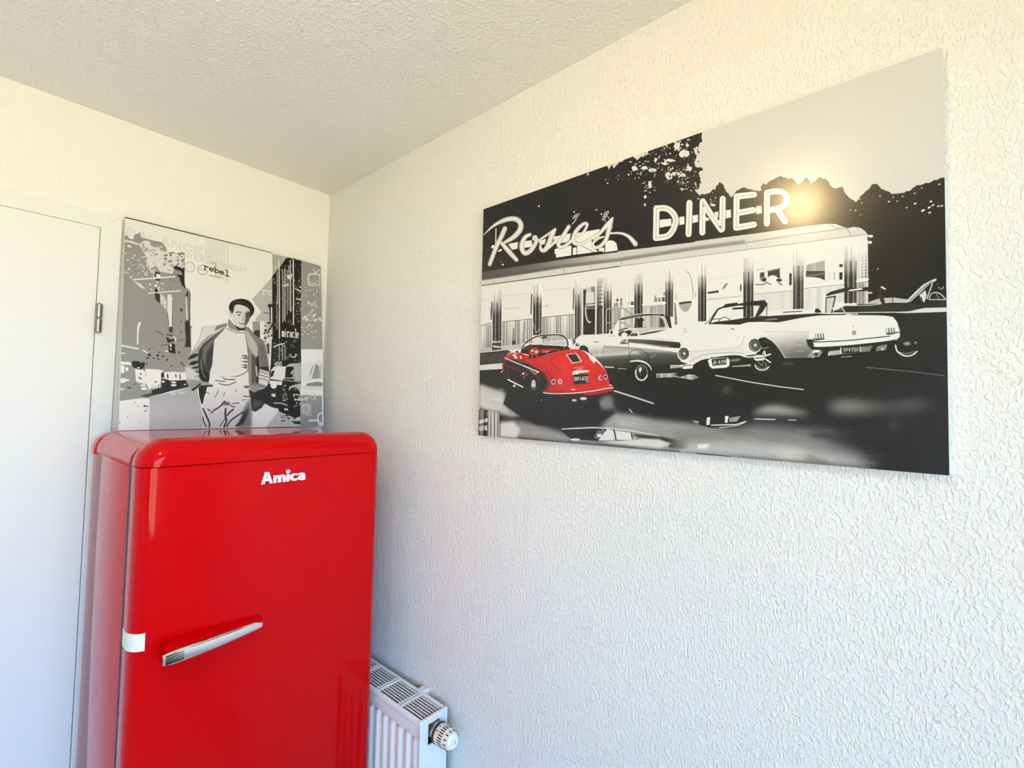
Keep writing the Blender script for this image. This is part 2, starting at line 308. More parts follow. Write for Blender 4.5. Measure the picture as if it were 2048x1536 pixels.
    p.fill([(730, 590), (775, 580), (778, 640), (725, 645)], .22); p.fill([(815, 575), (945, 548), (950, 650), (815, 650)], .2); p.line([(815, 572), (945, 545)], 14, .5)
    p.ell(868, 660, 58, 42, .94); p.ell(765, 660, 36, 28, .5); p.ell(775, 668, 24, 20, .15); p.ell(940, 672, 32, 18, .18); p.fill([(800, 690), (870, 684), (930, 700), (960, 735), (800, 740), (760, 735)], .93, sm=True)
    p.line([(680, 718), (760, 720), (800, 700), (850, 720)], 10, .3, True); p.line([(930, 700), (970, 725)], 12, .3); p.line([(690, 560), (780, 545)], 6, .6); p.fill([(1052, 600), (1078, 595), (1078, 725), (1052, 730)], .13)
    p.line([(665, 828), (1095, 788)], 5, .5); p.fill([(665, 832), (1092, 795), (1092, 985), (810, 1010), (665, 1060)], .88, streak=(.03, 8))
    p.fill([(1240, 505), (1445, 455), (1445, 570), (1238, 575)], .7, streak=(.03, 6)); p.fill([(1236, 572), (1445, 572), (1445, 675), (1420, 668), (1300, 640), (1236, 635)], .22); p.fill([(1236, 620), (1445, 590), (1445, 612), (1236, 640)], .42, soft=1)
    p.fill([(1236, 650), (1300, 640), (1400, 655), (1430, 690), (1236, 695)], .94, sm=True); p.line([(1215, 765), (1660, 722)], 6, .5); p.line([(1215, 742), (1660, 700)], 10, .96)
    p.fill([(1605, 500), (1640, 495), (1640, 530), (1605, 530)], .14); p.fill([(1605, 590), (1640, 585), (1638, 668), (1605, 670)], .13); p.line([(1550, 590), (1548, 665)], 6, .4); p.line([(1500, 595), (1500, 665)], 5, .7)
    p.fill([(1215, 775), (1660, 735), (1660, 900), (1450, 1000), (1215, 1000)], .88, streak=(.03, 8))
    for r in range(8):
        for c_ in range(3): p.fill([(1805+c_*40, 385+r*35-c_*4), (1832+c_*40, 382+r*35-c_*4), (1832+c_*40, 408+r*35-c_*4), (1805+c_*40, 412+r*35-c_*4)], .3, alpha=(.12+.06*r)*(1+c_)/2.2 if r > 0 else .1)
    p.line([(1795, 690), (1925, 668)], 18, .93); p.line([(1800, 708), (1925, 690)], 6, .2); p.fill([(1795, 715), (1925, 700), (1925, 940), (1795, 940)], .7, streak=(.12, 4))
    # lettering: script word
    f('a')
    W_ = .95
    for q in ([(270, 660), (350, 640), (350, 690), (265, 705)], [(380, 740), (440, 705), (440, 750), (375, 762)], [(545, 632), (712, 600), (700, 712), (610, 730)], [(800, 592), (935, 570), (945, 680), (805, 700)], [(1040, 590), (1170, 545), (1150, 640), (1080, 650)], [(1300, 515), (1580, 460), (1560, 560), (1500, 610), (1290, 640)], [(1600, 470), (2048, 395), (2048, 560), (1600, 600)],
              [(1310, 720), (1590, 660), (1585, 825), (1335, 860), (1330, 800), (1310, 800)], [(1610, 700), (1930, 640), (1960, 770), (1610, 818)]): p.fill(q, W_)
    p.line([(345, 380), (340, 660)], 18, .88)
    f('b'); p.fill([(450, 540), (720, 490), (700, 620), (440, 690)], W_); p.fill([(255, 710), (560, 640), (560, 840), (700, 960), (255, 1010)], W_); p.fill([(840, 760), (930, 720), (1010, 735), (1070, 790), (1095, 930), (830, 970)], W_, sm=False); p.fill([(700, 880), (820, 870), (815, 970), (700, 945)], W_)
    p.line([(250, 840), (248, 1015)], 10, .15); p.line([(360, 840), (600, 965)], 9, .15); p.line([(826, 780), (822, 965)], 14, .1); p.line([(160, 830), (155, 1020)], 26, .08)
    p.fill([(0, 1050), (600, 965), (780, 945), (785, 970), (1090, 945), (1100, 965), (0, 1105)], .05)
    a_ = F['a']; b_ = F['b']
    def tob(pts): return [((a_[0]+x/a_[2]-b_[0])*b_[2], (a_[1]+y/a_[2]-b_[1])*b_[2]) for x, y in pts]
    sw = b_[2]/a_[2]
    def neon(paths):
        for k_, c_ in ((1.0, .95), (.80, .08), (.70, .93)):
            for pts, w in paths:
                ww = np.asarray(w, float)*1.0 if not np.isscalar(w) else float(w)
                p.line(pts, ww*k_ if k_ == 1 else np.maximum(np.asarray(ww)*k_, 1), c_, True)
    f('a')
    neon([([(140, 485), (290, 345), (450, 255), (600, 218), (700, 240), (752, 310), (745, 390), (690, 470), (600, 545), (480, 610)], [12, 42, 70, 82, 88, 88, 88, 84, 74, 50]),
          ([(492, 380), (430, 520), (360, 660), (300, 810), (242, 965)], [78, 76, 72, 70, 66]), ([(430, 610), (480, 665), (580, 780), (685, 895)], [50, 74, 78, 66])])
    neon([([(905, 480), (830, 520), (775, 620), (775, 720), (825, 785), (900, 755), (965, 680), (1010, 590), (1000, 515), (965, 520), (960, 555), (1000, 580)], [60, 70, 80, 82, 82, 78, 72, 66, 50, 40, 36, 30])])
    neon([([(1050, 575), (1150, 510), (1250, 445), (1318, 395)], [36, 40, 44, 50]), ([(1318, 395), (1270, 490), (1230, 590), (1190, 690), (1130, 745), (1085, 720), (1075, 660)], [46, 84, 84, 84, 72, 60, 40]), ([(1130, 745), (1230, 680), (1330, 590), (1380, 540)], [50, 52, 50, 40])])
    neon([([(1545, 350), (1490, 440), (1420, 550), (1375, 640), (1400, 690), (1480, 670), (1580, 590), (1640, 540), (1750, 480), (1820, 390), (1845, 315), (1800, 300), (1710, 370), (1640, 470), (1615, 570), (1650, 630), (1740, 635), (1860, 580), (2000, 490), (2100, 420)],
           [66, 66, 66, 66, 66, 64, 58, 40, 44, 48, 52, 56, 66, 70, 70, 68, 64, 60, 58, 52])])
    f('b'); neon([([(640, 660), (760, 540), (880, 400), (985, 265)], [60, 76, 90, 40]), ([(985, 265), (935, 400), (905, 520), (880, 620), (840, 730), (750, 830), (650, 870), (585, 840), (600, 760), (690, 690), (800, 650)], [44, 110, 100, 90, 86, 80, 74, 66, 56, 56, 40]),
                  ([(945, 580), (1080, 575), (1200, 590), (1320, 650), (1390, 720), (1455, 800)], [46, 50, 60, 78, 92, 108])])
    p.fill([(800, 580), (835, 500), (838, 575)], .08); p.ell(745, 715, 50, 22, .1, rot=-.6)
    for q in ([(160, 280), (175, 225), (230, 180), (320, 168), (290, 215), (240, 285)], [(760, 305), (790, 220), (820, 150), (905, 118), (905, 165), (860, 245), (820, 310)]):
        p.fill(q, .8); c0 = np.mean(q, 0); p.fill([(c0+(np.array(v)-c0)*.72) for v in q], .08); p.fill([(c0+(np.array(v)-c0)*.5) for v in q], .88); p.fill([(c0+(np.array(v)-c0)*.22) for v in q], .1)
    p.line([(240, 290), (155, 390)], 16, .9); p.line([(880, 235), (920, 280)], 14, .9); p.line([(820, 310), (850, 345)], 14, .9); p.line([(955, 350), (950, 505)], 22, .88); p.line([(985, 350), (985, 480)], 8, .5)
    # lettering: block word
    f('c')
    for q in ([(195, 640), (345, 625), (350, 715), (195, 742)], [(445, 606), (512, 596), (515, 698), (445, 710)], [(615, 588), (688, 575), (690, 668), (615, 685)], [(780, 600), (830, 625), (830, 650), (780, 660)], [(890, 548), (948, 536), (948, 612), (925, 625)], [(1040, 522), (1108, 512), (1112, 614), (1040, 626)], [(1430, 470), (1502, 464), (1504, 562), (1430, 575)]): p.fill(q, .95)
    L = [[(155, 492), (152, 690), (148, 872)], [(155, 500), (250, 490), (330, 520), (392, 600), (398, 680), (360, 780), (290, 850), (148, 872)], [(577, 425), (572, 640), (566, 825)], [(748, 405), (742, 805)], [(752, 415), (860, 590), (985, 770)], [(1003, 375), (995, 760)],
         [(1182, 345), (1176, 745)], [(1182, 345), (1405, 322)], [(1180, 560), (1395, 520)], [(1176, 745), (1405, 705)], [(1570, 300), (1568, 695)], [(1570, 300), (1690, 282), (1780, 300), (1822, 370), (1800, 450), (1720, 500), (1580, 525)], [(1700, 520), (1800, 665)]]
    for q in L: p.line(q, 92, .5, len(q) > 3, soft=3, alpha=.35)
    for q in L: p.line(q, 78, .95, len(q) > 3)
    for q in L: p.line(q, 12, .72, len(q) > 3, alpha=.8)
    p.fill([(745, 430), (770, 470), (750, 480)], .5); p.fill([(955, 720), (985, 722), (975, 760)], .4)
    # ------------------------------------------------ wet ground
    f('n')
    p.fill([(40, 500), (200, 560), (270, 575), (300, 610), (290, 680), (380, 700), (470, 765), (350, 795), (250, 770), (40, 715)], .78, soft=11)
    p.fill([(75, 540), (240, 600), (270, 650), (260, 740), (75, 700)], .86, soft=10, alpha=.7)
    p.fill([(75, 730), (160, 740), (160, 960), (70, 945)], .3, streak=(.3, 5)); p.fill([(80, 820), (150, 800), (150, 830), (80, 850)], .85); p.fill([(80, 870), (140, 860), (150, 900), (80, 905)], .8)
    p.fill([(155, 738), (248, 755), (250, 965), (155, 955)], .82); [p.line([(x, 745), (x, 960)], 6, .12) for x in (120, 175, 205, 232, 246)]
    p.fill([(250, 825), (420, 820), (560, 850), (760, 910), (830, 960), (1100, 985), (1500, 1060), (250, 965)], .60, soft=14); p.fill([(250, 840), (360, 830), (420, 900), (380, 980), (250, 965)], .88, soft=8)
    p.fill([(1060, 890), (1120, 820), (1195, 752), (1300, 770), (1500, 805), (1800, 840), (2048, 885), (2200, 960), (2200, 1180), (1500, 1075), (1100, 1000), (860, 985), (760, 940), (900, 890)], .62, soft=12)
    p.fill([(1150, 800), (1350, 790), (1500, 860), (1250, 880)], .76, soft=14, alpha=.7)
    p.fill([(1050, 660), (1130, 610), (1190, 640), (1180, 690), (1220, 730), (1100, 740), (1060, 700)], 0.5, soft=11); p.fill([(790, 790), (900, 770), (940, 830), (880, 870), (830, 850)], .32, soft=12)
    p.fill([(290, 690), (500, 770), (470, 790), (330, 780)], .5, soft=6, alpha=.6)
    for _ in range(150):                         # fine horizontal streaks of wet asphalt
        x, y = p.rng.uniform(260, 2000), p.rng.uniform(760, 1100)
        if y < 800+.10*(x-1200) or (x < 1060 and y < 900): continue
        p.line([(x, y), (x+p.rng.uniform(60, 260), y+p.rng.uniform(6, 34))], p.rng.uniform(4, 12), p.rng.choice([.48, .72, .80, .55]), soft=3, alpha=.30)
    for _ in range(60):
        x, y = p.rng.uniform(90, 420), p.rng.uniform(560, 780); p.line([(x, y), (x+p.rng.uniform(40, 120), y+p.rng.uniform(6, 24))], 8, p.rng.choice([.70, .9, .6]), soft=3, alpha=.25)
    p.fill([(750, 895), (1130, 885), (1120, 950), (1060, 990), (840, 975), (780, 930)], .06); p.line([(760, 892), (1020, 880), (1140, 890)], 9, .9); p.fill([(1020, 960), (1050, 905), (1110, 895), (1125, 925), (1060, 980)], .4); p.ell(1068, 945, 20, 14, .9); p.ell(870, 978, 40, 10, .9)
    p.fill([(1130, 895), (1190, 905), (1200, 980), (1060, 985)], .9); p.fill([(1195, 905), (1330, 925), (1350, 985), (1210, 985)], .9); p.line([(1185, 895), (1195, 930), (1205, 985), (1330, 990), (1400, 970)], 11, .12); p.line([(1330, 925), (1340, 980)], 9, .15)
    p.line([(1130, 885), (1330, 905), (1560, 950)], 8, .92, soft=1); p.fill([(1340, 935), (1560, 955), (1720, 985), (2048, 1010), (2048, 1030), (1740, 1050), (1640, 1000), (1400, 965)], .1, soft=3)
    p.fill([(1400, 970), (1560, 975), (1660, 1020), (1560, 1050), (1080, 1000)], .86, soft=4); p.fill([(1720, 1050), (1850, 1025), (1990, 1010), (2100, 1020), (1960, 1060), (1740, 1085)], .9, soft=3); p.line([(1650, 1030), (1760, 1035)], 24, .08, soft=3)
    p.fill([(1820, 825), (1940, 845), (1950, 800), (2080, 780), (2150, 850), (2000, 880)], .1); p.fill([(1825, 822), (1930, 835), (1935, 855), (1860, 845)], .6); p.fill([(1945, 800), (1975, 796), (1970, 852), (1940, 855)], .93); p.fill([(1310, 720), (1345, 762), (1335, 760), (1315, 740)], .9)
    p.line([(1190, 580), (1350, 630), (1510, 684)], 13, .82)
    f('o')
    p.fill([(420, 730), (500, 680), (620, 665), (760, 700), (900, 745), (700, 755), (430, 745)], .62, soft=12, sm=True); p.fill([(1000, 690), (1050, 640), (1180, 620), (1350, 650), (1500, 680), (1300, 740), (1150, 750), (1020, 720)], .50, soft=18, sm=True)
    p.fill([(1400, 690), (1550, 650), (1700, 630), (1820, 670), (1850, 700), (1600, 715), (1420, 720)], .42, soft=18, sm=True); p.fill([(180, 520), (260, 530), (250, 580), (170, 570)], .36, soft=14)
    p.fill([(-200, 880), (0, 860), (300, 850), (450, 810), (650, 830), (850, 850), (1050, 870), (1250, 900), (950, 930), (1150, 980), (1300, 1060), (1480, 1200), (900, 1220), (-200, 1200)], .52, soft=22)
    p.fill([(-100, 960), (300, 950), (700, 990), (950, 1040), (1200, 1090), (1430, 1190), (900, 1180), (-100, 1060)], .74, soft=14); p.fill([(560, 1040), (760, 1020), (850, 1060), (700, 1100)], .86, soft=12, alpha=.7)
    p.line([(890, 905), (1050, 930), (1250, 960)], 40, .12, soft=9, alpha=.8); p.line([(860, 1090), (1000, 1130)], 40, .42, soft=9, alpha=.8); p.fill([(1450, 830), (1530, 790), (1600, 820), (1540, 880)], .36, soft=16)
    p.line([(-20, 1050), (150, 1065), (250, 1075)], 6, .15); p.fill([(-10, 980), (90, 975), (60, 1015), (-10, 1015)], .93, soft=3)
    p.fill([(0, 790), (70, 765), (330, 750), (370, 800), (310, 850), (100, 850), (0, 825)], .08); p.fill([(62, 770), (90, 765), (85, 825), (58, 828)], .93); p.fill([(205, 758), (235, 755), (225, 810), (205, 810)], .93); p.fill([(240, 770), (330, 755), (300, 800), (240, 805)], .6); p.line([(100, 828), (290, 825), (370, 800)], 9, .92); p.line([(160, 848), (300, 835), (360, 808)], 6, .9)
    p.line([(440, 780), (600, 785)], 9, .85); p.line([(705, 788), (765, 790)], 8, .8)
    p.line([(132, 438), (400, 490), (640, 528), (822, 550)], 9, .85); p.line([(1310, 376), (1480, 392), (1700, 415), (1930, 444)], 7, .42); p.line([(1560, 36), (1870, 40)], 4, .3)
    for _ in range(120):
        x, y = p.rng.uniform(100, 1350), p.rng.uniform(830, 1190); p.line([(x, y), (x+p.rng.uniform(60, 200), y+p.rng.uniform(5, 25))], 5, p.rng.choice([.5, .8, .4]), soft=2, alpha=.3)
    # ------------------------------------------------ far dark car on the right
    f('j')
    p.fill([(1370, 205), (1400, 180), (1480, 155), (1590, 150), (1700, 165), (1700, 190), (1500, 200)], .75); p.fill([(1080, 270), (1200, 215), (1420, 212), (1560, 190), (1700, 195), (1830, 200), (2040, 172), (2040, 240), (1820, 235), (1700, 270)], .12)
    p.fill([(1590, 275), (1720, 262), (1840, 236), (2040, 232), (2040, 268), (1700, 278)], .88); p.fill([(1600, 282), (2040, 275), (2040, 500), (1650, 500)], .08)
    p.line([(1200, 216), (1420, 212), (1560, 188), (1700, 190)], 6, .85)
    p.fill([(1680, 190), (1760, 110), (1830, 45), (1900, 8), (1940, -6), (1940, 12), (1880, 45), (1800, 120), (1730, 185)], .85); p.line([(1720, 180), (1810, 90), (1900, 20)], 5, .15); p.line([(1862, 160), (1905, 40)], 11, .85)
    p.fill([(1800, 130), (1850, 90), (1860, 130), (1845, 185), (1820, 190)], .85); p.line([(1815, 150), (1825, 190)], 10, .15); p.line([(1880, 165), (1895, 125), (1930, 110), (1970, 120), (2010, 160)], 9, .85, True); p.line([(1935, 115), (1960, 160)], 6, .7); p.line([(1880, 168), (2030, 168)], 9, .8); p.specks((1930, 40, 2000, 80), 5, 4, 8, .8)
    # white coupe, rear view
    p.fill([(-40, 380), (60, 350), (320, 372), (420, 345), (640, 347), (800, 318), (950, 298), (1200, 292), (1500, 295), (1585, 308), (1620, 350), (1642, 420), (1642, 470), (1612, 500), (1200, 548), (1000, 576), (940, 640), (700, 642), (650, 560), (600, 505), (540, 470), (490, 480), (300, 480), (-40, 470)], .93)
    p.fill([(470, 440), (560, 425), (900, 425), (900, 500), (945, 570), (890, 640), (705, 640), (660, 570), (600, 500), (540, 470)], .6, grad=((700, 420), (730, 640), [(0, .92), (.35, .80), (.7, .55), (1, .38)]), soft=3)
    for _ in range(40):
        x, y = p.rng.uniform(620, 860), p.rng.uniform(470, 630); p.line([(x, y), (x+p.rng.uniform(20, 70), y-4)], 4, p.rng.choice([.4, .85, .5]), soft=1, alpha=.3)
    p.line([(520, 425), (900, 428)], 5, .75); p.fill([(900, 330), (1590, 330), (1635, 420), (1640, 470), (960, 515), (925, 480)], .93, alpha=.6)
    p.fill([(500, 482), (545, 490), (600, 530), (655, 600), (690, 650), (640, 760), (520, 760), (440, 700), (460, 560)], .07); p.line([(690, 645), (800, 640), (920, 640)], 5, .2)
    # dark interior strip, windscreen
    p.fill([(75, 362), (130, 345), (270, 330), (470, 297), (560, 300), (720, 290), (960, 278), (1060, 284), (830, 315), (650, 350), (520, 345), (400, 348), (330, 368), (200, 366)], .1); p.line([(540, 330), (640, 322)], 8, .6); p.line([(420, 310), (520, 290)], 8, .75); p.line([(690, 268), (840, 260)], 8, .3)
    p.fill([(190, 228), (215, 200), (310, 188), (322, 200), (400, 180), (535, 168), (562, 200), (520, 215), (420, 212), (325, 212), (200, 232)], .09); p.fill([(500, 212), (560, 202), (515, 270), (480, 305), (460, 300)], .1); p.line([(556, 205), (552, 296)], 6, .15); p.line([(85, 360), (150, 245), (200, 222)], 12, .1); p.line([(100, 340), (165, 230)], 5, .1)
    p.line([(278, 238), (362, 232)], 15, .1); p.line([(160, 342), (178, 318), (215, 308), (255, 330)], 6, .15, True); p.line([(115, 325), (170, 318)], 5, .2); p.line([(45, 365), (80, 340), (150, 240)], 5, .15); p.line([(256, 400), (288, 404)], 7, .2)
    # its neighbour's screen
    p.fill([(1045, 150), (1115, 138), (1085, 272), (1040, 272)], .82); p.line([(1045, 150), (1115, 138), (1085, 272)], 10, .12); p.line([(1040, 150), (1036, 272)], 8, .2); p.line([(1028, 130), (1015, 272)], 16, .95)
    p.fill([(1035, 128), (1075, 102), (1150, 80), (1230, 66), (1300, 74), (1370, 64), (1460, 54), (1515, 72), (1500, 96), (1380, 96), (1300, 98), (1220, 96), (1140, 114), (1045, 136)], .09); p.line([(1230, 92), (1330, 78)], 14, .92); p.fill([(1440, 90), (1480, 82), (1530, 214), (1500, 214)], .14); p.line([(1492, 64), (1520, 80)], 16, .85); p.line([(1580, 88), (1582, 205)], 6, .2)
    p.line([(1090, 240), (1120, 218), (1160, 225), (1190, 265)], 10, .88, True); p.line([(1100, 250), (1180, 245)], 5, .7); p.fill([(945, 262), (955, 238), (975, 240), (1000, 262), (995, 272), (950, 272)], .12); p.ell(1400, 112, 18, 8, .85)
    p.line([(1060, 282), (1300, 272), (1600, 270), (1700, 268)], 8, .85); p.line([(900, 292), (1300, 284), (1590, 296)], 9, .1); p.line([(1200, 288), (1300, 284)], 7, .9)
    # tail
    p.fill([(876, 492), (935, 490), (955, 512), (975, 540), (1200, 528), (1480, 500), (1600, 470), (1630, 478), (1600, 500), (1200, 555), (1000, 578), (930, 575), (890, 540)], .09)
    p.fill([(930, 500), (965, 518), (1200, 508), (1500, 478), (1625, 448), (1640, 470), (1600, 492), (1480, 512), (1200, 540), (960, 552), (940, 530)], .94, sm=True); p.line([(940, 480), (965, 512), (1200, 502), (1500, 472), (1560, 464)], 7, .12); p.line([(1600, 436), (1655, 434)], 8, .15)
    for x, y in ((985, 468), (1562, 424)):
        p.fill([(x-36, y-22), (x+34, y-28), (x+40, y+22), (x-30, y+28)], .55); p.fill([(x-30, y+14), (x+38, y+8), (x+40, y+24), (x-26, y+30)], .2); [p.line([(x-24+k*22, y-24), (x-20+k*22, y+12)], 10, .95) for k in range(3)]; [p.line([(x-12+k*22, y-22), (x-9+k*22, y+14)], 6, .3) for k in range(3)]
    p.ell(1268, 437, 15, 17, .25); p.ell(1268, 437, 9, 10, .85); p.ell(1262, 384, 12, 4, .7)
    p.fill([(1060, 588), (1420, 540), (1400, 588), (1050, 625)], .62, grad=((1060, 590), (1420, 560), [(0, .75), (.5, .6), (1, .45)])); p.fill([(905, 605), (1015, 585), (985, 632), (885, 638)], .6); p.ell(960, 612, 16, 13, .2); p.fill([(1455, 548), (1540, 530), (1530, 575), (1445, 590)], .5); p.ell(1500, 570, 16, 14, .7)
    p.fill([(1160, 562), (1312, 548), (1316, 596), (1172, 608)], .12); p.line([(1160, 560), (1158, 600)], 10, .9); p.line([(1318, 548), (1318, 588)], 8, .9); p.text('TP9750', (1180, 568), (15, -1.2), (1, 27), 4.5, .92, gap=.42); p.line([(1165, 635), (1250, 628)], 5, .8)
    p.line([(1606, 540), (1622, 590), (1680, 626), (1740, 620), (1782, 590)], 13, .9, True); p.line([(1640, 595), (1690, 608), (1760, 590)], 7, .6, True); p.fill([(1660, 520), (1710, 508), (1740, 530), (1690, 545)], .62, soft=2); p.ell(1770, 518, 12, 12, .55, soft=1); p.line([(1640, 655), (1750, 648)], 10, .25, soft=3); p.line([(690, 690), (770, 682)], 18, .4, soft=5)
    # ------------------------------------------------ two-tone roadster
    f('i')
    p.fill([(95, 235), (108, 180), (150, 145), (300, 137), (420, 130), (700, 142), (960, 95), (1110, 58), (1340, 42), (1420, 46), (1700, 80), (1860, 150), (1860, 250), (1830, 330), (1700, 345), (1400, 375), (1250, 405), (1200, 440), (1010, 455), (830, 485), (640, 455), (390, 455), (240, 300)], .93)
    p.fill([(1440, 60), (1880, 120), (1850, 200), (1750, 240), (1720, 180)], .93, alpha=.8)
    p.fill([(235, 235), (600, 250), (800, 272), (1092, 298), (1085, 340), (1110, 395), (1210, 430), (1220, 470), (1010, 520), (850, 500), (640, 465), (370, 450), (240, 300)], .3, grad=((600, 235), (600, 470), [(0, .88), (.2, .70), (.36, .80), (.45, .42), (.6, .26), (1, .09)]))
    p.fill([(700, 300), (1090, 310), (1110, 395), (1010, 480), (840, 480), (800, 370)], .3, grad=((900, 300), (900, 480), [(0, .42), (.4, .25), (1, .07)]), soft=3)
    f('e')
    p.fill([(440, 1090), (790, 1120), (1250, 1170), (1500, 1205), (1500, 1225), (1200, 1200), (1000, 1180), (790, 1160), (440, 1150)], .6, soft=2, alpha=.8); p.line([(230, 1075), (440, 1085), (790, 1105), (1250, 1150), (1510, 1190)], 36, .94, True); p.line([(370, 1120), (375, 1250)], 14, .85); p.line([(430, 1090), (432, 1240)], 5, .4)
    p.fill([(790, 1012), (1100, 1022), (1545, 1062), (1562, 1105), (1545, 1145), (1300, 1128), (1000, 1078), (795, 1060)], .2, grad=((1100, 1020), (1100, 1140), [(0, .38), (.5, .22), (1, .14)])); p.line([(800, 1015), (1100, 1024), (1545, 1064)], 6, .08); p.line([(980, 1080), (1200, 1105), (1400, 1120)], 12, .7, soft=2)
    p.fill([(660, 1085), (700, 1025), (760, 1012), (795, 1025), (795, 1085)], .5); p.ell(735, 1050, 40, 22, .12); p.line([(700, 1040), (770, 1055)], 14, .93); p.ell(768, 1035, 14, 14, .93); p.line([(285, 1050), (358, 1050)], 10, .3); p.line([(280, 1040), (360, 1040)], 6, .98); p.line([(797, 1010), (797, 1320)], 4, .3)
    p.line([(808, 1320), (812, 1235), (850, 1182), (930, 1165), (1020, 1190), (1078, 1250), (1100, 1330), (1100, 1400)], 7, .08, True); p.line([(900, 1195), (1000, 1205), (1040, 1240)], 8, .6, True); p.line([(1115, 1275), (1195, 1240)], 9, .6)
    p.line([(450, 1415), (580, 1425)], 16, .85); p.line([(640, 1440), (760, 1448)], 10, .8); p.fill([(800, 1330), (1090, 1370), (1130, 1463), (1130, 1560), (860, 1560), (820, 1400)], .07)
    f('i'); p.ell(735, 500, 68, 84, .06); p.ring(738, 502, 56, 72, 15, .88, 20, 200); p.ring(738, 502, 56, 72, 7, .6, 200, 380); p.ell(738, 480, 34, 50, .25); p.ell(728, 474, 15, 24, .9); p.ell(748, 500, 18, 30, .1); p.line([(632, 395), (700, 388), (770, 405), (815, 440), (835, 482)], [14, 16, 16, 12, 5], .94, True)
    p.fill([(880, 515), (1060, 508), (1250, 525), (1285, 550), (1220, 572), (1060, 545), (880, 552)], .6, streak=(.1, 7)); p.line([(880, 515), (1060, 510), (1240, 530)], 7, .85); p.fill([(1040, 515), (1120, 505), (1200, 515), (1100, 545)], .1)
    for x, y, rx, ry in ((1140, 322, 50, 57), (1817, 243, 58, 60)):
        p.ell(x, y, rx+12, ry+12, .95); p.ell(x, y, rx, ry, .12); p.ell(x, y, rx*.82, ry*.84, .5); p.ell(x+3, y, rx*.72, ry*.74, .3); p.ell(x+4, y, rx*.4, ry*.4, .42); p.ell(x+5, y-2, rx*.2, ry*.2, .92); p.ring(x, y, rx*.8, ry*.82, 5, .85, 100, 200)
    p.line([(1190, 300), (1210, 302), (1420, 288), (1600, 268), (1680, 245), (1705, 200), (1715, 160)], 4, .6, True); p.line([(870, 178), (960, 190), (1050, 190)], 4, .7); p.line([(1155, 80), (1145, 115), (1165, 118)], 6, .65); p.line([(1590, 88), (1618, 90)], 7, .3)
    p.fill([(1200, 300), (1700, 250), (1800, 310), (1820, 330), (1400, 345), (1290, 375), (1215, 420), (1190, 380)], .88, alpha=.7, soft=3); p.line([(1200, 395), (1290, 345), (1400, 322), (1600, 312), (1720, 322)], 4, .55, True)
    p.fill([(1012, 430), (1100, 432), (1215, 412), (1230, 435), (1225, 462), (1140, 470), (1120, 455), (1012, 460)], .93); p.line([(1010, 446), (1130, 450), (1140, 434), (1215, 430)], 6, .08); p.line([(1010, 464), (1120, 462), (1140, 472), (1222, 466)], 7, .08); p.line([(1240, 434), (1310, 392), (1400, 372), (1520, 352), (1660, 345), (1740, 368), (1815, 366)], 19, .08, True); p.line([(1225, 424), (1300, 380), (1400, 358), (1520, 338), (1660, 332), (1740, 354), (1815, 352)], 13, .95, True)
    p.fill([(1240, 445), (1320, 405), (1400, 390), (1560, 378), (1700, 365), (1810, 385), (1800, 440), (1600, 470), (1240, 480)], .07); p.fill([(1580, 375), (1690, 365), (1660, 395), (1580, 400)], .5, soft=2); p.fill([(1610, 440), (1780, 425), (1780, 440), (1600, 450)], .75)
    p.fill([(1368, 385), (1400, 368), (1560, 358), (1578, 390), (1575, 445), (1560, 440), (1555, 455), (1410, 465), (1385, 440)], .94); p.fill([(1405, 375), (1545, 362), (1548, 425), (1415, 440)], .13); p.text('JH-8194', (1416, 392), (13, -1.2), (1.5, 32), 5, .92, gap=.45); p.line([(1425, 434), (1530, 424)], 5, .5); p.line([(1400, 362), (1470, 358)], 9, .2); p.line([(1545, 350), (1550, 372)], 9, .2)
    p.fill([(1850, 185), (1910, 185), (1980, 235), (2030, 310), (2060, 400), (2060, 470), (1980, 500), (1880, 420), (1850, 330), (1880, 260)], .06); p.line([(1880, 275), (1950, 265)], 9, .6); p.line([(1900, 200), (1950, 215)], 6, .35)
    p.ell(1890, 425, 75, 62, .07); p.ring(1888, 425, 68, 55, 12, .93, 25, 175); p.ring(1890, 425, 50, 40, 7, .6, 30, 160); p.line([(1850, 400), (1890, 440), (1895, 400)], 6, .6); p.line([(1920, 410), (1925, 440)], 7, .7)
    p.fill([(1808, 345), (1840, 335), (1900, 338), (1915, 360), (1900, 388), (1830, 392), (1808, 375)], .94); p.line([(1820, 366), (1905, 362)], 7, .1); p.line([(1908, 300), (1918, 345), (1965, 328)], 15, .93); p.line([(1915, 372), (1968, 408)], 13, .93); p.line([(1890, 330), (1905, 305)], 9, .93)
    # windscreen and cockpit of the roadster
    f('e')
    p.line([(470, 905), (470, 605), (515, 568), (690, 552), (840, 648)], 20, .12, True); p.line([(470, 905), (470, 605), (515, 568), (690, 552), (840, 648)], 11, .92, True); p.line([(475, 775), (720, 768), (840, 840)], 18, .12); p.line([(475, 773), (720, 766), (840, 838)], 9, .92)
    p.fill([(500, 965), (560, 880), (620, 780), (660, 720), (655, 965)], .94); p.ell(540, 905, 30, 36, .93); p.ell(545, 910, 17, 26, .12); p.line([(505, 968), (600, 962)], 5, .3)
    p.fill([(640, 960), (650, 900), (720, 865), (900, 850), (1050, 830), (1340, 850), (1350, 880), (1100, 930), (950, 962)], .8); p.line([(650, 890), (760, 855), (1050, 830)], 14, .12, True); p.line([(860, 835), (1050, 828)], 8, .95); p.fill([(650, 920), (720, 880), (730, 930), (690, 965), (650, 965)], .2); p.fill([(950, 940), (1100, 910), (1350, 870), (1200, 915), (1000, 950)], .12)
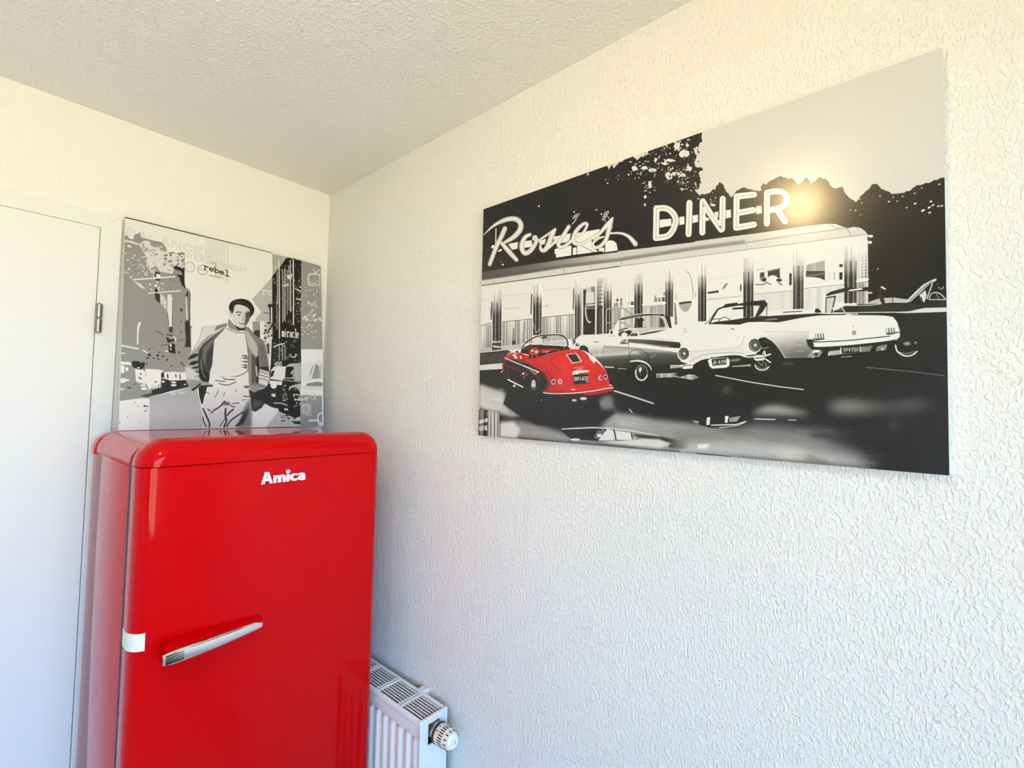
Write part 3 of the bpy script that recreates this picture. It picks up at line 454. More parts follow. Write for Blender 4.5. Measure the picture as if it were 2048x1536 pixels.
    p.ring(840, 940, 100, 92, 15, .94, 180, 370); p.fill([(735, 900), (800, 880), (850, 900), (800, 970), (740, 970)], .12); p.fill([(810, 965), (860, 905), (925, 935), (930, 965)], .15); p.line([(805, 965), (870, 890)], 11, .93); p.ell(735, 950, 46, 34, .94); p.ell(880, 925, 24, 18, .9); p.ell(880, 930, 14, 10, .2)
    p.line([(675, 722), (770, 690), (940, 658), (1280, 652)], [22, 40, 34, 20], .35, True); p.line([(675, 730), (770, 712), (930, 680)], 9, .08, True); p.line([(970, 660), (1280, 650)], 13, .1); p.line([(690, 690), (800, 672), (980, 642), (1290, 640)], 9, .95, True)
    p.fill([(890, 700), (960, 690), (1000, 700), (1000, 840), (880, 845)], .2, streak=(.1, 5)); p.ell(970, 732, 55, 20, .07); p.line([(945, 680), (955, 710)], 12, .95); p.fill([(1250, 700), (1290, 690), (1335, 830), (1250, 840)], .25, soft=2); p.fill([(1320, 680), (1400, 670), (1430, 850), (1385, 850)], .2, streak=(.1, 5))
    p.line([(1285, 690), (1320, 720), (1350, 790), (1378, 872)], 38, .93, True); p.line([(1300, 690), (1345, 780), (1365, 860)], 6, .2, True); p.ell(1290, 662, 30, 16, .1); p.line([(1330, 665), (1400, 662)], 13, .25); p.line([(1100, 890), (1330, 868)], 12, .95)
    p.ell(40, 1095, 44, 40, .93); p.ell(45, 1095, 26, 24, .15); p.ell(50, 1090, 10, 10, .9); p.fill([(75, 1150), (95, 1110), (140, 1100), (190, 1130), (215, 1200), (210, 1215), (100, 1200)], .1, sm=True); p.line([(130, 1098), (190, 1115), (222, 1180), (228, 1230)], 12, .9, True)
    p.fill([(-30, 1010), (15, 1000), (20, 1060), (-20, 1100)], .4)
    # ------------------------------------------------ red convertible
    f('h')
    p.fill([(190, 800), (240, 760), (700, 900), (820, 960), (1500, 1030), (1600, 1000), (1590, 1080), (1610, 1150), (1620, 1240), (1700, 1270), (1850, 1270), (1600, 1440), (1300, 1463), (700, 1463), (400, 1300), (200, 1150), (260, 1000)], .05, soft=4)
    body = [(188, 600), (215, 480), (270, 415), (340, 392), (470, 398), (590, 440), (720, 465), (850, 412), (1000, 372), (1180, 350), (1330, 356), (1420, 388), (1530, 460), (1620, 540), (1680, 620), (1722, 690), (1750, 780), (1765, 862), (1808, 885), (1822, 925), (1800, 962), (1700, 992), (1500, 1022), (1200, 1034), (950, 1020), (810, 995), (700, 955), (560, 920), (270, 800), (225, 760), (195, 690)]
    p.fill(body, RED)
    p.fill([(200, 520), (250, 490), (350, 492), (560, 560), (700, 640), (800, 700), (850, 790), (880, 910), (800, 960), (780, 1000), (690, 960), (560, 930), (480, 905), (270, 800), (205, 740)], (.075, .05, .045), soft=6)
    p.fill([(188, 640), (200, 560), (240, 480), (330, 410), (420, 420), (560, 500), (500, 560), (300, 480), (230, 560)], (.62, .16, .12), soft=5, alpha=.7); p.line([(265, 420), (330, 400), (400, 415)], 16, (.95, .75, .7), True, soft=1); p.line([(240, 450), (300, 425), (390, 450)], 14, (.85, .3, .22), True, soft=2)
    p.fill([(330, 425), (380, 430), (415, 488), (375, 488)], .94); p.fill([(440, 448), (465, 455), (478, 490), (450, 488)], .94)
    p.fill([(860, 900), (900, 820), (870, 720), (780, 620), (600, 520), (700, 540), (850, 640), (930, 760), (960, 900)], (.55, .04, .04), soft=8, alpha=.6)
    p.fill([(900, 500), (930, 450), (1050, 400), (1200, 380), (1350, 400), (1480, 480), (1560, 580), (1300, 620), (1100, 640), (980, 620), (920, 560)], (.92, .12, .10), soft=6, alpha=.7)
    p.line([(1120, 415), (1000, 440), (915, 500), (910, 550), (970, 610), (1080, 640), (1220, 632), (1400, 600)], 9, (.55, .03, .03), True, soft=1); p.line([(1060, 720), (1030, 680), (900, 560)], 8, (.7, .05, .05), True, soft=2)
    p.fill([(1090, 520), (1200, 640), (1230, 700), (1100, 760), (1010, 640)], (.95, .17, .14), soft=12, alpha=.6)
    p.fill([(1118, 425), (1280, 410), (1362, 535), (1212, 562)], .9); p.fill([(1140, 432), (1268, 420), (1335, 528), (1220, 545)], (.12, .07, .06)); p.line([(1155, 450), (1265, 435)], 8, .3)
    p.fill([(1320, 360), (1420, 385), (1530, 460), (1640, 570), (1722, 695), (1680, 640), (1570, 530), (1560, 545), (1545, 530), (1530, 575), (1520, 540), (1480, 510), (1450, 440), (1400, 395)], .95)
    p.line([(1235, 625), (1390, 608)], 10, (.95, .65, .62)); p.line([(1280, 645), (1360, 635)], 10, (.95, .65, .62))
    p.fill([(1225, 680), (1300, 660), (1440, 660), (1455, 685), (1310, 705), (1290, 720), (1225, 720)], .95, sm=True); p.line([(1225, 705), (1240, 740), (1290, 715)], 18, .95); p.fill([(1228, 740), (1240, 720), (1452, 722), (1462, 850), (1240, 870)], (.10, .04, .035)); p.text('001', (1246, 762), (24, -1.5), (1.5, 50), 9, .95, gap=.5); p.text('632', (1356, 758), (24, -1.5), (1.5, 50), 9, .95, gap=.4); p.line([(1425, 832), (1450, 828)], 14, .9); p.line([(1300, 850), (1400, 840)], 6, (.4, .05, .05))
    for x, y, rx, ry, lit in ((938, 830, 30, 40, 0), (1036, 826, 32, 40, 1), (1628, 772, 32, 38, 2), (1703, 760, 28, 38, 0)):
        p.ell(x, y, rx+5, ry+4, (.35, .03, .03)); p.ell(x, y, rx, ry, .92); p.ell(x, y, rx*.66, ry*.68, (.10, .06, .06) if not lit else (.93, .45, .4)); p.ell(x+4, y+2, rx*.4, ry*.4, (.05, .03, .03) if not lit else (.9, .15, .12))
    p.ell(1640, 772, 18, 26, RED)
    p.fill([(960, 925), (980, 890), (1010, 930)], (.75, .03, .04)); p.fill([(1640, 870), (1665, 840), (1690, 872)], (.75, .03, .04)); p.line([(830, 880), (860, 920)], 14, (.5, .3, .22)); p.fill([(1750, 885), (1775, 868), (1805, 882), (1770, 890)], .9); p.ell(1230, 942, 32, 9, .95); p.line([(1560, 915), (1720, 905)], 6, (.95, .4, .35))
    p.fill([(795, 980), (850, 940), (1200, 975), (1500, 955), (1800, 900), (1822, 925), (1800, 965), (1500, 1024), (1200, 1040), (950, 1025)], (.72, .06, .05)); p.fill([(795, 985), (950, 1010), (1250, 1010), (1380, 1000), (1380, 1026), (1200, 1042), (950, 1028)], (.10, .05, .04)); p.line([(790, 985), (900, 1000), (1200, 995), (1500, 965), (1700, 930), (1815, 915)], 14, .95, True); p.line([(800, 968), (1000, 985), (1300, 972), (1600, 930)], 6, (.2, .02, .02), True)
    p.line([(228, 478), (400, 555), (470, 582)], 15, .95); p.line([(490, 590), (600, 635), (722, 688)], 18, .95); p.line([(270, 795), (380, 850), (490, 905)], 19, .95)
    p.fill([(260, 590), (280, 580), (430, 650), (470, 690), (330, 640), (285, 620)], (.42, .16, .13), soft=2, alpha=.8); p.line([(262, 600), (268, 730), (300, 760), (380, 795)], 13, (.40, .16, .13), soft=1); p.line([(460, 740), (500, 690), (560, 720), (520, 740), (500, 780)], 16, (.6, .25, .2), True, soft=1); p.ell(495, 708, 14, 16, .9); p.line([(600, 660), (680, 720), (690, 690)], 12, (.9, .75, .7)); p.line([(680, 730), (750, 810)], 16, (.6, .2, .16), soft=2); p.line([(540, 640), (620, 690)], 12, (.5, .18, .15), soft=2)
    p.ell(640, 880, 75, 110, .05); p.fill([(612, 880), (625, 810), (650, 795), (672, 820), (678, 910), (612, 910)], .85); p.line([(640, 850), (655, 840)], 7, .2); p.fill([(610, 900), (680, 905), (660, 950), (620, 940)], .4, soft=3); p.line([(575, 960), (600, 1040)], 14, .22, soft=2)
    p.fill([(225, 800), (280, 830), (370, 880), (400, 910), (330, 915), (260, 905)], .06); p.ell(365, 885, 22, 20, .85); p.line([(170, 690), (190, 660)], 10, .85)
    p.ell(1245, 1100, 36, 17, .8); p.ell(1380, 1075, 52, 22, .85); p.ell(760, 1100, 14, 10, .4)
    # cockpit
    p.fill([(455, 395), (500, 330), (600, 290), (750, 285), (1000, 300), (1150, 320), (1190, 345), (1000, 380), (850, 412), (720, 465), (620, 470), (580, 440)], (.09, .035, .03)); p.fill([(700, 390), (760, 350), (1000, 345), (990, 365), (860, 380), (750, 410)], RED)
    p.fill([(485, 300), (520, 250), (620, 190), (760, 150), (960, 140), (1060, 152), (1130, 200), (1148, 290), (1140, 325), (1000, 300), (800, 285), (620, 290), (480, 360)], .55, alpha=.12); p.line([(468, 380), (490, 310), (540, 245), (640, 185), (760, 152), (960, 140), (1060, 152), (1125, 195), (1148, 280), (1142, 330)], 18, .1, True); p.line([(490, 290), (540, 228), (640, 170), (760, 138), (960, 128), (1070, 140), (1135, 185), (1155, 240)], 8, .92, True)
    p.fill([(700, 175), (840, 160), (840, 190), (770, 195)], .12); p.line([(705, 178), (770, 172)], 12, .92); p.line([(780, 290), (1000, 300)], 8, .7); p.line([(760, 310), (1140, 322)], 22, .08); p.fill([(770, 250), (1120, 240), (1130, 285), (800, 280)], .75, alpha=.75); p.fill([(500, 320), (600, 280), (640, 290), (560, 330), (490, 380)], .2)
    p.ring(655, 380, 100, 80, 17, (.13, .04, .04), 170, 380); p.ell(650, 385, 78, 62, (.86, .14, .12)); [(p.ell(x, y, 27, 28, (.2, .05, .05)), p.ell(x, y, 21, 23, .92), p.line([(x-10, y-5), (x+10, y+4)], 7, (.8, .2, .2))) for x, y in ((625, 365), (687, 390))]; p.line([(560, 420), (590, 370), (640, 345)], 12, (.1, .04, .04), True)
    p.line([(590, 470), (700, 450), (850, 405), (1000, 368), (1180, 340)], [42, 36, 30, 26, 20], (.07, .03, .03), True); [p.ell(x, y, 8, 8, .85) for x, y in ((620, 468), (700, 456), (1015, 365), (1095, 330), (1180, 345), (840, 408))]; p.fill([(470, 410), (560, 425), (585, 450), (520, 430)], .94); p.line([(780, 395), (880, 382)], 9, (.95, .7, .68)); p.ell(398, 388, 32, 28, .94); p.ell(402, 390, 20, 18, (.25, .05, .05)); p.line([(1160, 320), (1240, 300), (1290, 320)], 14, .9)
    p.fill([(1320, 350), (1340, 310), (1390, 300), (1440, 330), (1455, 400), (1400, 380)], .12, sm=True)
    p.grain(.012)
    return p.a

def paint_street():
    """A grey and white street collage with an anonymous man in an open jacket."""
    p = Paint(1100, 1150, [(256.5, 434.4), (646.6, 526), (641.3, 852), (235, 862)], .92)
    F = dict(a=(235, 430, 9.6), b=(370, 480, 9.6), c=(505, 490, 7.68), d=(225, 580, 9.035), e=(360, 580, 7.68), g=(220, 720, 9.6), h=(360, 740, 10.97), i=(500, 680, 7.68), q=(220, 420, 3.34), z=(0, 0, 1))
    f = lambda k: p.frame(*F[k])
    def T(k, pts): f(k); return p.raw(pts)
    G, B, Wh = .575, .07, .92
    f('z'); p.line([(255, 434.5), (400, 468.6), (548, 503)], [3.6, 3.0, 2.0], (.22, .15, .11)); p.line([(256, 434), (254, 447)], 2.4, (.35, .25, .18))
    # faint lettering in the sky
    f('b'); p.fill([(430, -40), (640, 0), (860, 60), (850, 850), (640, 700), (430, 430)], .87, soft=3, alpha=.6)
    for x in (450, 500, 560, 640, 650, 720, 790): p.line([(x, -20+(x-430)*.25), (x-6, 440+(x-430)*.3)], 9, .80, soft=1, alpha=.55)
    p.line([(862, 60), (846, 850)], 10, .78, soft=1)
    f('a'); p.text('BALANCED', (245, 255), (150, 40), (-8, 135), 42, .865, gap=.42)
    f('b'); p.text('ENTERTAINMENT', (-80, 225), (72, 18.5), (-6, 78), 24, .855, gap=.42)
    p.ring(120, 525, 92, 95, 22, .76); p.ring(370, 575, 96, 92, 22, .74, 30, 330); p.line([(275, 560), (460, 600)], 18, .74); p.line([(520, 425), (620, 450), (610, 680)], 26, .72); p.line([(500, 680), (715, 725)], 28, .70)
    p.text('rebel', (398, 452), (82, 24), (-3, 108), 17, .05, gap=.2)
    # left terrace of buildings
    L = np.concatenate([T('a', [(150, 410), (240, 410), (275, 465), (340, 480), (368, 420), (390, 370), (455, 368), (465, 328), (478, 330), (495, 440), (700, 490), (900, 530), (985, 650), (980, 712), (1190, 740), (1325, 745), (1318, 1010), (1310, 1300), (1325, 1400), (1400, 1440)]),
                        T('d', [(1425, 90), (1410, 400), (1415, 450), (1400, 560), (1402, 650), (1445, 668), (1420, 720), (1410, 1050), (1420, 1110), (1290, 1490), (1100, 1536)]), T('g', [(1000, 500), (760, 740), (560, 750), (170, 800), (150, 300)])])
    f('z'); p.fill(L, G)
    f('a'); p.fill([(455, 570), (560, 500), (650, 510), (690, 580), (740, 630), (850, 620), (930, 700), (1190, 760), (1315, 760), (1310, 1015), (1110, 985), (1090, 1140), (850, 1100), (770, 1000), (590, 1010), (600, 820), (540, 730)], .86)
    p.fill([(190, 495), (300, 510), (440, 560), (465, 585), (400, 580), (280, 540), (190, 525)], .9); p.fill([(230, 590), (270, 590), (320, 635), (280, 640), (235, 615)], .88)
    for b_, n, r0, r1, c_ in (((470, 560, 930, 800), 40, 8, 34, .62), ((600, 820, 1090, 1090), 30, 6, 24, .68), ((930, 720, 1310, 1000), 46, 8, 30, .42), ((1200, 760, 1310, 1000), 26, 6, 16, .9), ((480, 600, 900, 1000), 24, 6, 22, .92), ((180, 740, 560, 1260), 22, 8, 26, .84), ((400, 950, 760, 1260), 20, 8, 24, .8), ((560, 1000, 760, 1200), 14, 8, 30, .85), ((640, 1290, 920, 1500), 16, 10, 34, .86), ((1020, 1120, 1220, 1300), 10, 8, 20, .45)):
        p.specks(b_, n, r0, r1, c_)
    p.fill([(1105, 985), (1200, 1000), (1260, 1040), (1315, 1020), (1305, 1300), (1330, 1430), (1260, 1360), (1205, 1200), (1150, 1150), (1275, 1165), (1250, 1090), (1120, 1045)], B)
    p.line([(330, 1262), (760, 1225), (1125, 1195)], 26, .9); p.line([(620, 1520), (1230, 1465)], 22, .9); p.fill([(750, 1105), (850, 1120), (855, 1145), (770, 1140), (765, 1210), (745, 1205)], B); p.fill([(775, 1145), (850, 1150), (850, 1215), (770, 1215)], .92); p.fill([(765, 1245), (840, 1245), (835, 1275), (765, 1270)], B)
    p.fill([(735, 1430), (790, 1430), (790, 1500), (735, 1500)], B); p.fill([(330, 1285), (470, 1340), (560, 1440), (480, 1420)], .86)
    f('d')
    p.fill([(780, 70), (870, 90), (870, 260), (790, 180)], .15); p.fill([(880, 80), (990, 160), (990, 390), (880, 250)], .84); p.specks((880, 100, 990, 380), 14, 8, 22, .6); p.fill([(1010, 90), (1075, 95), (1105, 190), (1085, 480), (1070, 760), (1010, 740), (1020, 560), (1000, 430)], .9); p.line([(1000, 420), (1020, 600), (1010, 740)], 9, .2); p.line([(1100, 200), (1085, 560), (1080, 780)], 9, .2); p.fill([(1025, 680), (1075, 680), (1075, 790), (1020, 770)], .2)
    p.line([(500, 620), (470, 720), (455, 990)], [46, 34, 26], .92, True); p.line([(170, 1025), (465, 1082)], 28, .92); p.line([(550, 1108), (625, 1155)], 20, .92); p.line([(165, 1165), (228, 1165)], 20, .92)
    p.fill([(1230, 335), (1255, 350), (1280, 400), (1235, 395)], .15); p.fill([(1325, 100), (1400, 0), (1425, 90), (1410, 400), (1410, 560), (1330, 580), (1350, 350)], .3, streak=(.2, 6)); p.line([(1350, 140), (1350, 540)], 30, .82); p.fill([(1310, 590), (1400, 560), (1405, 1050), (1290, 1040), (1320, 950)], .15, soft=1); p.line([(880, 1020), (1020, 990), (1140, 945), (1340, 890)], 16, .4, True); p.line([(785, 750), (910, 828)], 14, .25); p.fill([(970, 860), (1010, 880), (1030, 910), (1130, 900), (1130, 930), (990, 970)], .12); p.line([(980, 820), (1090, 840)], 18, .2); p.fill([(1090, 840), (1150, 880), (1140, 1000), (1115, 900)], .85)
    p.fill([(1000, 1010), (1120, 985), (1130, 1170), (1010, 1140)], .08); p.ell(1045, 1020, 18, 24, .92); p.ell(1045, 1080, 14, 24, .8); p.fill([(950, 1100), (1000, 1110), (1000, 1135), (950, 1130)], .9)
    for x, y, r in ((660, 1192, 27), (625, 1247, 20), (675, 1083, 15), (810, 1200, 24), (735, 1247, 14), (820, 1260, 14), (975, 1278, 17), (1050, 1385, 16), (1198, 1136, 20), (1238, 1336, 18), (1266, 1372, 13), (605, 1350, 16), (845, 1140, 14), (905, 1212, 20), (1240, 585, 14), (1235, 780, 14)): p.ell(x, y, r, r*.8, B)
    # road, pavement and the cars on the left
    f('g'); p.fill([(120, 800), (300, 790), (560, 750), (700, 790), (735, 800), (725, 1420), (120, 1420)], .93); p.fill([(735, 720), (790, 690), (960, 680), (1480, 540), (1640, 590), (1728, 1000), (1728, 1420), (715, 1420)], (.74, .74, .77), grad=((1000, 700), (1000, 1320), [(0, .70), (.5, .76), (1, .74)]))
    for _ in range(90):
        x, y = p.rng.uniform(740, 1700), p.rng.uniform(720, 1330); p.line([(x, y), (x+p.rng.uniform(20, 110), y-p.rng.uniform(0, 8))], 7, p.rng.choice([.86, .6, .66]), soft=1, alpha=.45)
    p.fill([(190, 45), (380, 60), (420, 130), (340, 110), (200, 110)], .92); p.fill([(200, 120), (275, 130), (275, 265), (195, 275)], .92); p.ell(320, 195, 28, 42, .92); p.fill([(410, 90), (430, 40), (550, 40), (570, 70), (660, 60), (650, 170), (560, 205), (470, 180), (430, 150)], B); p.ell(540, 170, 30, 12, .9); p.fill([(185, 390), (240, 365), (320, 385), (380, 410), (300, 430), (240, 460), (185, 440)], .92, sm=True); p.fill([(180, 560), (290, 575), (200, 600)], .92)
    p.fill([(470, 180), (560, 205), (660, 200), (680, 190), (900, 195), (1000, 225), (1020, 250), (1000, 320), (960, 350), (960, 430), (940, 545), (760, 560), (730, 600), (690, 480), (590, 460), (490, 435)], .92); p.fill([(1020, 250), (1200, 240), (1400, 260), (1440, 300), (1440, 400), (1200, 400), (1060, 410), (1030, 380)], .92)
    p.fill([(970, 260), (1015, 245), (1020, 340), (960, 350)], .12); p.fill([(960, 385), (1060, 380), (1130, 410), (1200, 410), (1440, 395), (1490, 530), (1100, 620), (960, 665), (790, 695), (775, 600), (900, 560), (960, 540)], .12, streak=(.05, 6)); p.fill([(555, 705), (800, 640), (790, 700), (700, 730)], .25, soft=1)
    for x, y, rx, ry in ((1200, 445, 52, 18), (1200, 497, 56, 20), (1000, 430, 30, 20), (620, 505, 55, 22), (635, 565, 60, 25), (610, 430, 40, 24), (1410, 480, 24, 10), (860, 435, 18, 14)): p.ell(x, y, rx, ry, .92 if y != 435 else .2)
    p.line([(1085, 295), (1092, 360)], 24, B); p.line([(1245, 290), (1245, 345)], 18, B); p.line([(1325, 290), (1325, 380)], 18, B); p.fill([(555, 270), (610, 285), (575, 305)], B); p.fill([(530, 345), (560, 345), (610, 390), (560, 380)], B); p.ell(648, 213, 14, 16, B); p.line([(672, 240), (676, 320)], 9, .45); p.line([(915, 480), (910, 545)], 14, .25); p.fill([(770, 500), (900, 510), (890, 540), (800, 550)], .85)
    for x, y, r in ((695, 90, 16), (360, 552, 24), (320, 552, 14), (450, 482, 14), (462, 832, 12), (510, 900, 12), (690, 905, 20), (640, 895, 26), (650, 992, 18), (680, 957, 9), (310, 1107, 12), (555, 1197, 10), (160, 1210, 14), (540, 560, 12), (920, 10, 12), (1085, 14, 18), (1165, 128, 18), (1365, 78, 20)): p.ell(x, y, r, r*.62, .15)
    p.line([(1160, 650), (1200, 660)], 60, .84, soft=2, alpha=.7); p.line([(1300, 640), (1390, 640)], 40, .84, soft=2, alpha=.7)
    # right: pale diamond, dark tower, grey panel
    f('c'); p.fill([(335, 120), (560, 165), (780, 215), (780, 500), (320, 700), (335, 460)], .68); p.fill([(330, 482), (0, 835), (140, 1030), (30, 1155), (110, 1170), (300, 1170), (325, 480)], .72); p.text('ro', (165, 640), (80, 10), (0, 110), 18, .86, gap=.1)
    p.line([(440, 190), (430, 330), (360, 320)], 12, .85, soft=1); p.fill([(490, 165), (560, 180), (560, 240), (500, 260)], .78)
    p.fill(p.rough([(328, 468), (430, 350), (475, 292), (520, 230), (565, 178), (610, 175), (700, 205), (785, 218)], 8, 3).tolist()+[(745, 1250), (735, 1600), (300, 1600), (310, 1000)], B)
    for x0, x1, w, y0, y1 in ((440, 405, 17, 250, 1500), (660, 632, 18, 200, 1230), (490, 470, 12, 380, 1180), (525, 500, 14, 350, 1150), (560, 540, 9, 370, 1060), (585, 570, 8, 300, 1000), (612, 595, 14, 220, 1020), (405, 395, 10, 400, 900), (385, 375, 8, 850, 1300)): p.line([(x0, y0), ((x0+x1)/2+3, (y0+y1)/2), (x1, y1)], w, .88)
    for b_, n in (((340, 500, 440, 1300), 44), ((460, 250, 640, 640), 40), ((460, 640, 640, 1240), 44), ((660, 260, 770, 1200), 54)): p.specks(b_, n, 4, 15, .62, .85)
    p.specks((680, 240, 780, 1240), 34, 4, 10, .85); p.fill([(545, 450), (600, 445), (640, 430), (620, 520), (570, 510)], .85); p.fill([(490, 600), (580, 580), (580, 620), (500, 630)], .75); p.line([(680, 660), (760, 700)], 16, .9); p.line([(690, 820), (765, 835)], 18, .9); p.line([(745, 635), (810, 645)], 18, .92)
    p.fill([(460, 1210), (740, 1240), (735, 1470), (440, 1420)], B); p.text('miracle', (455, 1270), (30, 2.5), (-2, 135), 13, .9, gap=.28)
    p.fill([(785, 222), (1085, 300), (1070, 1600), (735, 1600), (755, 1000)], .60)
    p.line([(890, 600), (885, 480), (920, 430), (1000, 430), (1070, 440)], 22, .86, True); p.line([(890, 600), (960, 610), (1040, 605)], 15, .84); p.line([(970, 345), (1000, 420), (1060, 360)], 18, .84); p.line([(1060, 450), (1060, 590)], 16, .84)
    for b_, n, r1 in (((890, 450, 1060, 600), 16, 16), ((800, 600, 1070, 800), 18, 16), ((870, 850, 1000, 960), 14, 22), ((780, 1060, 1050, 1160), 30, 26), ((760, 1200, 1070, 1420), 24, 20), ((890, 990, 930, 1040), 3, 18)): p.specks(b_, n, 4, r1, .88)
    # narrow street corner beside the man
    p.fill([(240, 910), (310, 900), (315, 1000), (305, 1600), (250, 1600), (270, 1000)], .12); p.line([(300, 960), (290, 1500)], 22, .85); p.line([(180, 1040), (270, 1050)], 9, .15); p.fill([(0, 1175), (110, 1170), (120, 1350), (40, 1340), (0, 1380)], .58); p.fill([(40, 1310), (110, 1310), (110, 1440), (0, 1380)], .2); p.fill([(120, 1175), (170, 1190), (200, 1300), (150, 1420), (110, 1400)], .9); p.fill([(180, 1180), (300, 1170), (300, 1600), (160, 1600), (210, 1300)], .75); p.specks((180, 1190, 300, 1560), 40, 8, 24, .15); p.specks((180, 1190, 300, 1560), 24, 6, 18, .9)
    # right: parked cars
    f('i'); p.fill([(330, -20), (775, -20), (770, 340), (740, 360), (735, 1180), (640, 1200), (420, 1110), (250, 1010), (180, 900), (200, 700), (290, 450)], .09); p.specks((340, 0, 760, 330), 50, 5, 18, .6, .8); p.line([(360, 110), (440, 70), (520, 60)], 22, .8, True); [p.line([(x, 90), (x-5, 310)], 11, .8) for x in (440, 490, 530)]; p.ring(650, 220, 42, 46, 18, .8, 0, 180); p.fill([(250, -40), (330, -40), (300, 400), (270, 400)], .85); p.fill([(250, 60), (290, 50), (285, 220), (250, 210)], .3)
    p.fill([(355, 360), (380, 335), (475, 330), (470, 400), (355, 405)], .6); p.fill([(285, 590), (300, 470), (340, 420), (400, 402), (535, 410), (510, 590), (470, 640), (280, 610)], .88); p.fill([(280, 580), (310, 480), (358, 470), (330, 560)], .15); p.fill([(275, 625), (470, 640), (460, 700), (360, 690), (270, 680)], .86); p.line([(280, 606), (470, 632)], 9, .1); p.ell(335, 700, 50, 52, .9); p.fill([(270, 780), (380, 770), (360, 880), (240, 830)], .15); p.fill([(240, 830), (365, 830), (350, 880), (250, 860)], .88)
    p.fill([(540, 400), (600, 365), (770, 352), (770, 660), (660, 640), (655, 600), (510, 590), (520, 500)], .72, grad=((540, 400), (770, 400), [(0, .80), (1, .64)])); p.fill([(530, 430), (560, 408), (650, 410), (660, 580), (515, 580)], .07); p.line([(605, 520), (640, 470), (640, 570)], 17, .8); p.fill([(490, 600), (760, 640), (755, 680), (480, 660)], .12); p.line([(500, 618), (740, 648)], 9, .8)
    p.fill([(560, 780), (580, 720), (650, 690), (760, 665), (755, 760), (650, 730), (600, 760)], .72); p.fill([(600, 740), (680, 730), (740, 760), (730, 1180), (560, 1150), (540, 860)], .07); p.specks((470, 700, 540, 940), 22, 6, 18, .7); p.specks((640, 720, 745, 1030), 34, 6, 18, .75); p.line([(650, 910), (740, 930)], 18, .85); p.line([(330, 972), (440, 975), (530, 1005)], 20, .72, True); p.fill([(485, 1050), (545, 1060), (545, 1085), (485, 1080)], .85); p.line([(650, 840), (740, 850)], 14, .8)
    p.fill([(770, 352), (900, 355), (960, 350), (1010, 325), (1100, 315), (1095, 600), (850, 640), (760, 660)], .88); p.fill([(905, 500), (940, 400), (1000, 365), (1050, 400), (1055, 590), (900, 600)], .6); p.line([(970, 395), (915, 590)], 26, .88); p.line([(1070, 380), (1068, 590)], 9, .5); p.fill([(840, 670), (1000, 640), (1090, 650), (1085, 715), (840, 710)], .55); p.fill([(760, 690), (840, 715), (1085, 720), (1080, 775), (800, 775)], .86); p.line([(790, 808), (1068, 838)], 28, .9); p.line([(860, 640), (930, 640)], 13, .92)
    p.fill([(735, 840), (1075, 860), (1060, 1420), (725, 1420)], .575); p.specks((740, 850, 980, 930), 26, 6, 22, .82); p.fill([(745, 970), (905, 975), (905, 1170), (760, 1150)], .68, soft=2); p.ring(820, 1060, 60, 70, 12, .8); p.fill([(855, 1225), (990, 1225), (1010, 1250), (855, 1250)], .92); p.line([(1010, 1250), (1000, 1180), (1030, 1130), (1075, 1125)], 22, .9, True); p.line([(1015, 1260), (1030, 1330), (1020, 1400)], 26, .9); p.ell(1045, 1290, 12, 36, .9)
    p.fill([(-20, 1100), (60, 1110), (180, 960), (260, 1030), (400, 1060), (400, 1110), (200, 1330), (190, 1440), (-20, 1440)], .93); p.fill([(390, 1100), (480, 1150), (640, 1200), (720, 1230), (725, 1440), (150, 1440), (220, 1320)], .76); p.specks((430, 1150, 720, 1260), 24, 6, 22, .1); p.fill([(600, 1250), (730, 1250), (728, 1300), (640, 1290)], .12); p.line([(690, 1330), (700, 1350)], 12, .2)
    # ------------------------------------------------ man in an open jacket
    f('e')
    J = .52
    jac_l = [(735, 510), (600, 560), (480, 610), (360, 560), (330, 600), (300, 720), (230, 860), (150, 1010), (90, 1130), (60, 1270), (90, 1400), (120, 1520), (200, 1560), (310, 1500), (470, 1480), (430, 1380), (440, 1280), (480, 1150), (500, 950), (520, 780), (700, 600)]
    jac_r = [(1000, 560), (1060, 580), (1130, 680), (1280, 780), (1330, 1000), (1350, 1200), (1350, 1360), (1300, 1500), (1180, 1520), (1050, 1480), (1030, 1300), (1020, 1000), (980, 660)]
    p.fill(jac_l, .62); p.fill(jac_r, .5)
    p.fill([(360, 560), (600, 540), (735, 510), (600, 640), (420, 720), (330, 800), (200, 960), (240, 850), (300, 720)], .84, soft=2); p.fill([(560, 560), (730, 512), (690, 560), (520, 640)], .3, soft=2, alpha=.7)
    p.fill([(720, 570), (600, 700), (520, 790), (500, 950), (480, 1150), (430, 1290), (430, 1420), (330, 1410), (280, 1330), (260, 1100), (280, 940), (350, 840), (500, 720)], .2, soft=1); p.fill([(500, 740), (650, 620), (560, 760), (400, 960), (370, 1200), (330, 1050), (340, 900)], .42, soft=4); p.fill([(270, 1240), (300, 1220), (430, 1300), (430, 1420), (330, 1420), (280, 1360)], .07, soft=1); p.line([(310, 1080), (320, 1250), (370, 1360)], 12, .6, True, soft=1)
    for q in ([(110, 1080), (180, 1000), (270, 990), (230, 1040)], [(120, 1150), (200, 1100), (270, 1110), (200, 1160)], [(150, 1210), (260, 1180), (260, 1210), (180, 1220)], [(190, 1260), (280, 1260), (270, 1285)], [(190, 1335), (280, 1320), (275, 1350)]): p.fill(q, .1, sm=True)
    p.fill([(80, 1190), (150, 1200), (260, 1290), (290, 1400), (110, 1390), (60, 1280)], .88, soft=4, alpha=.7)
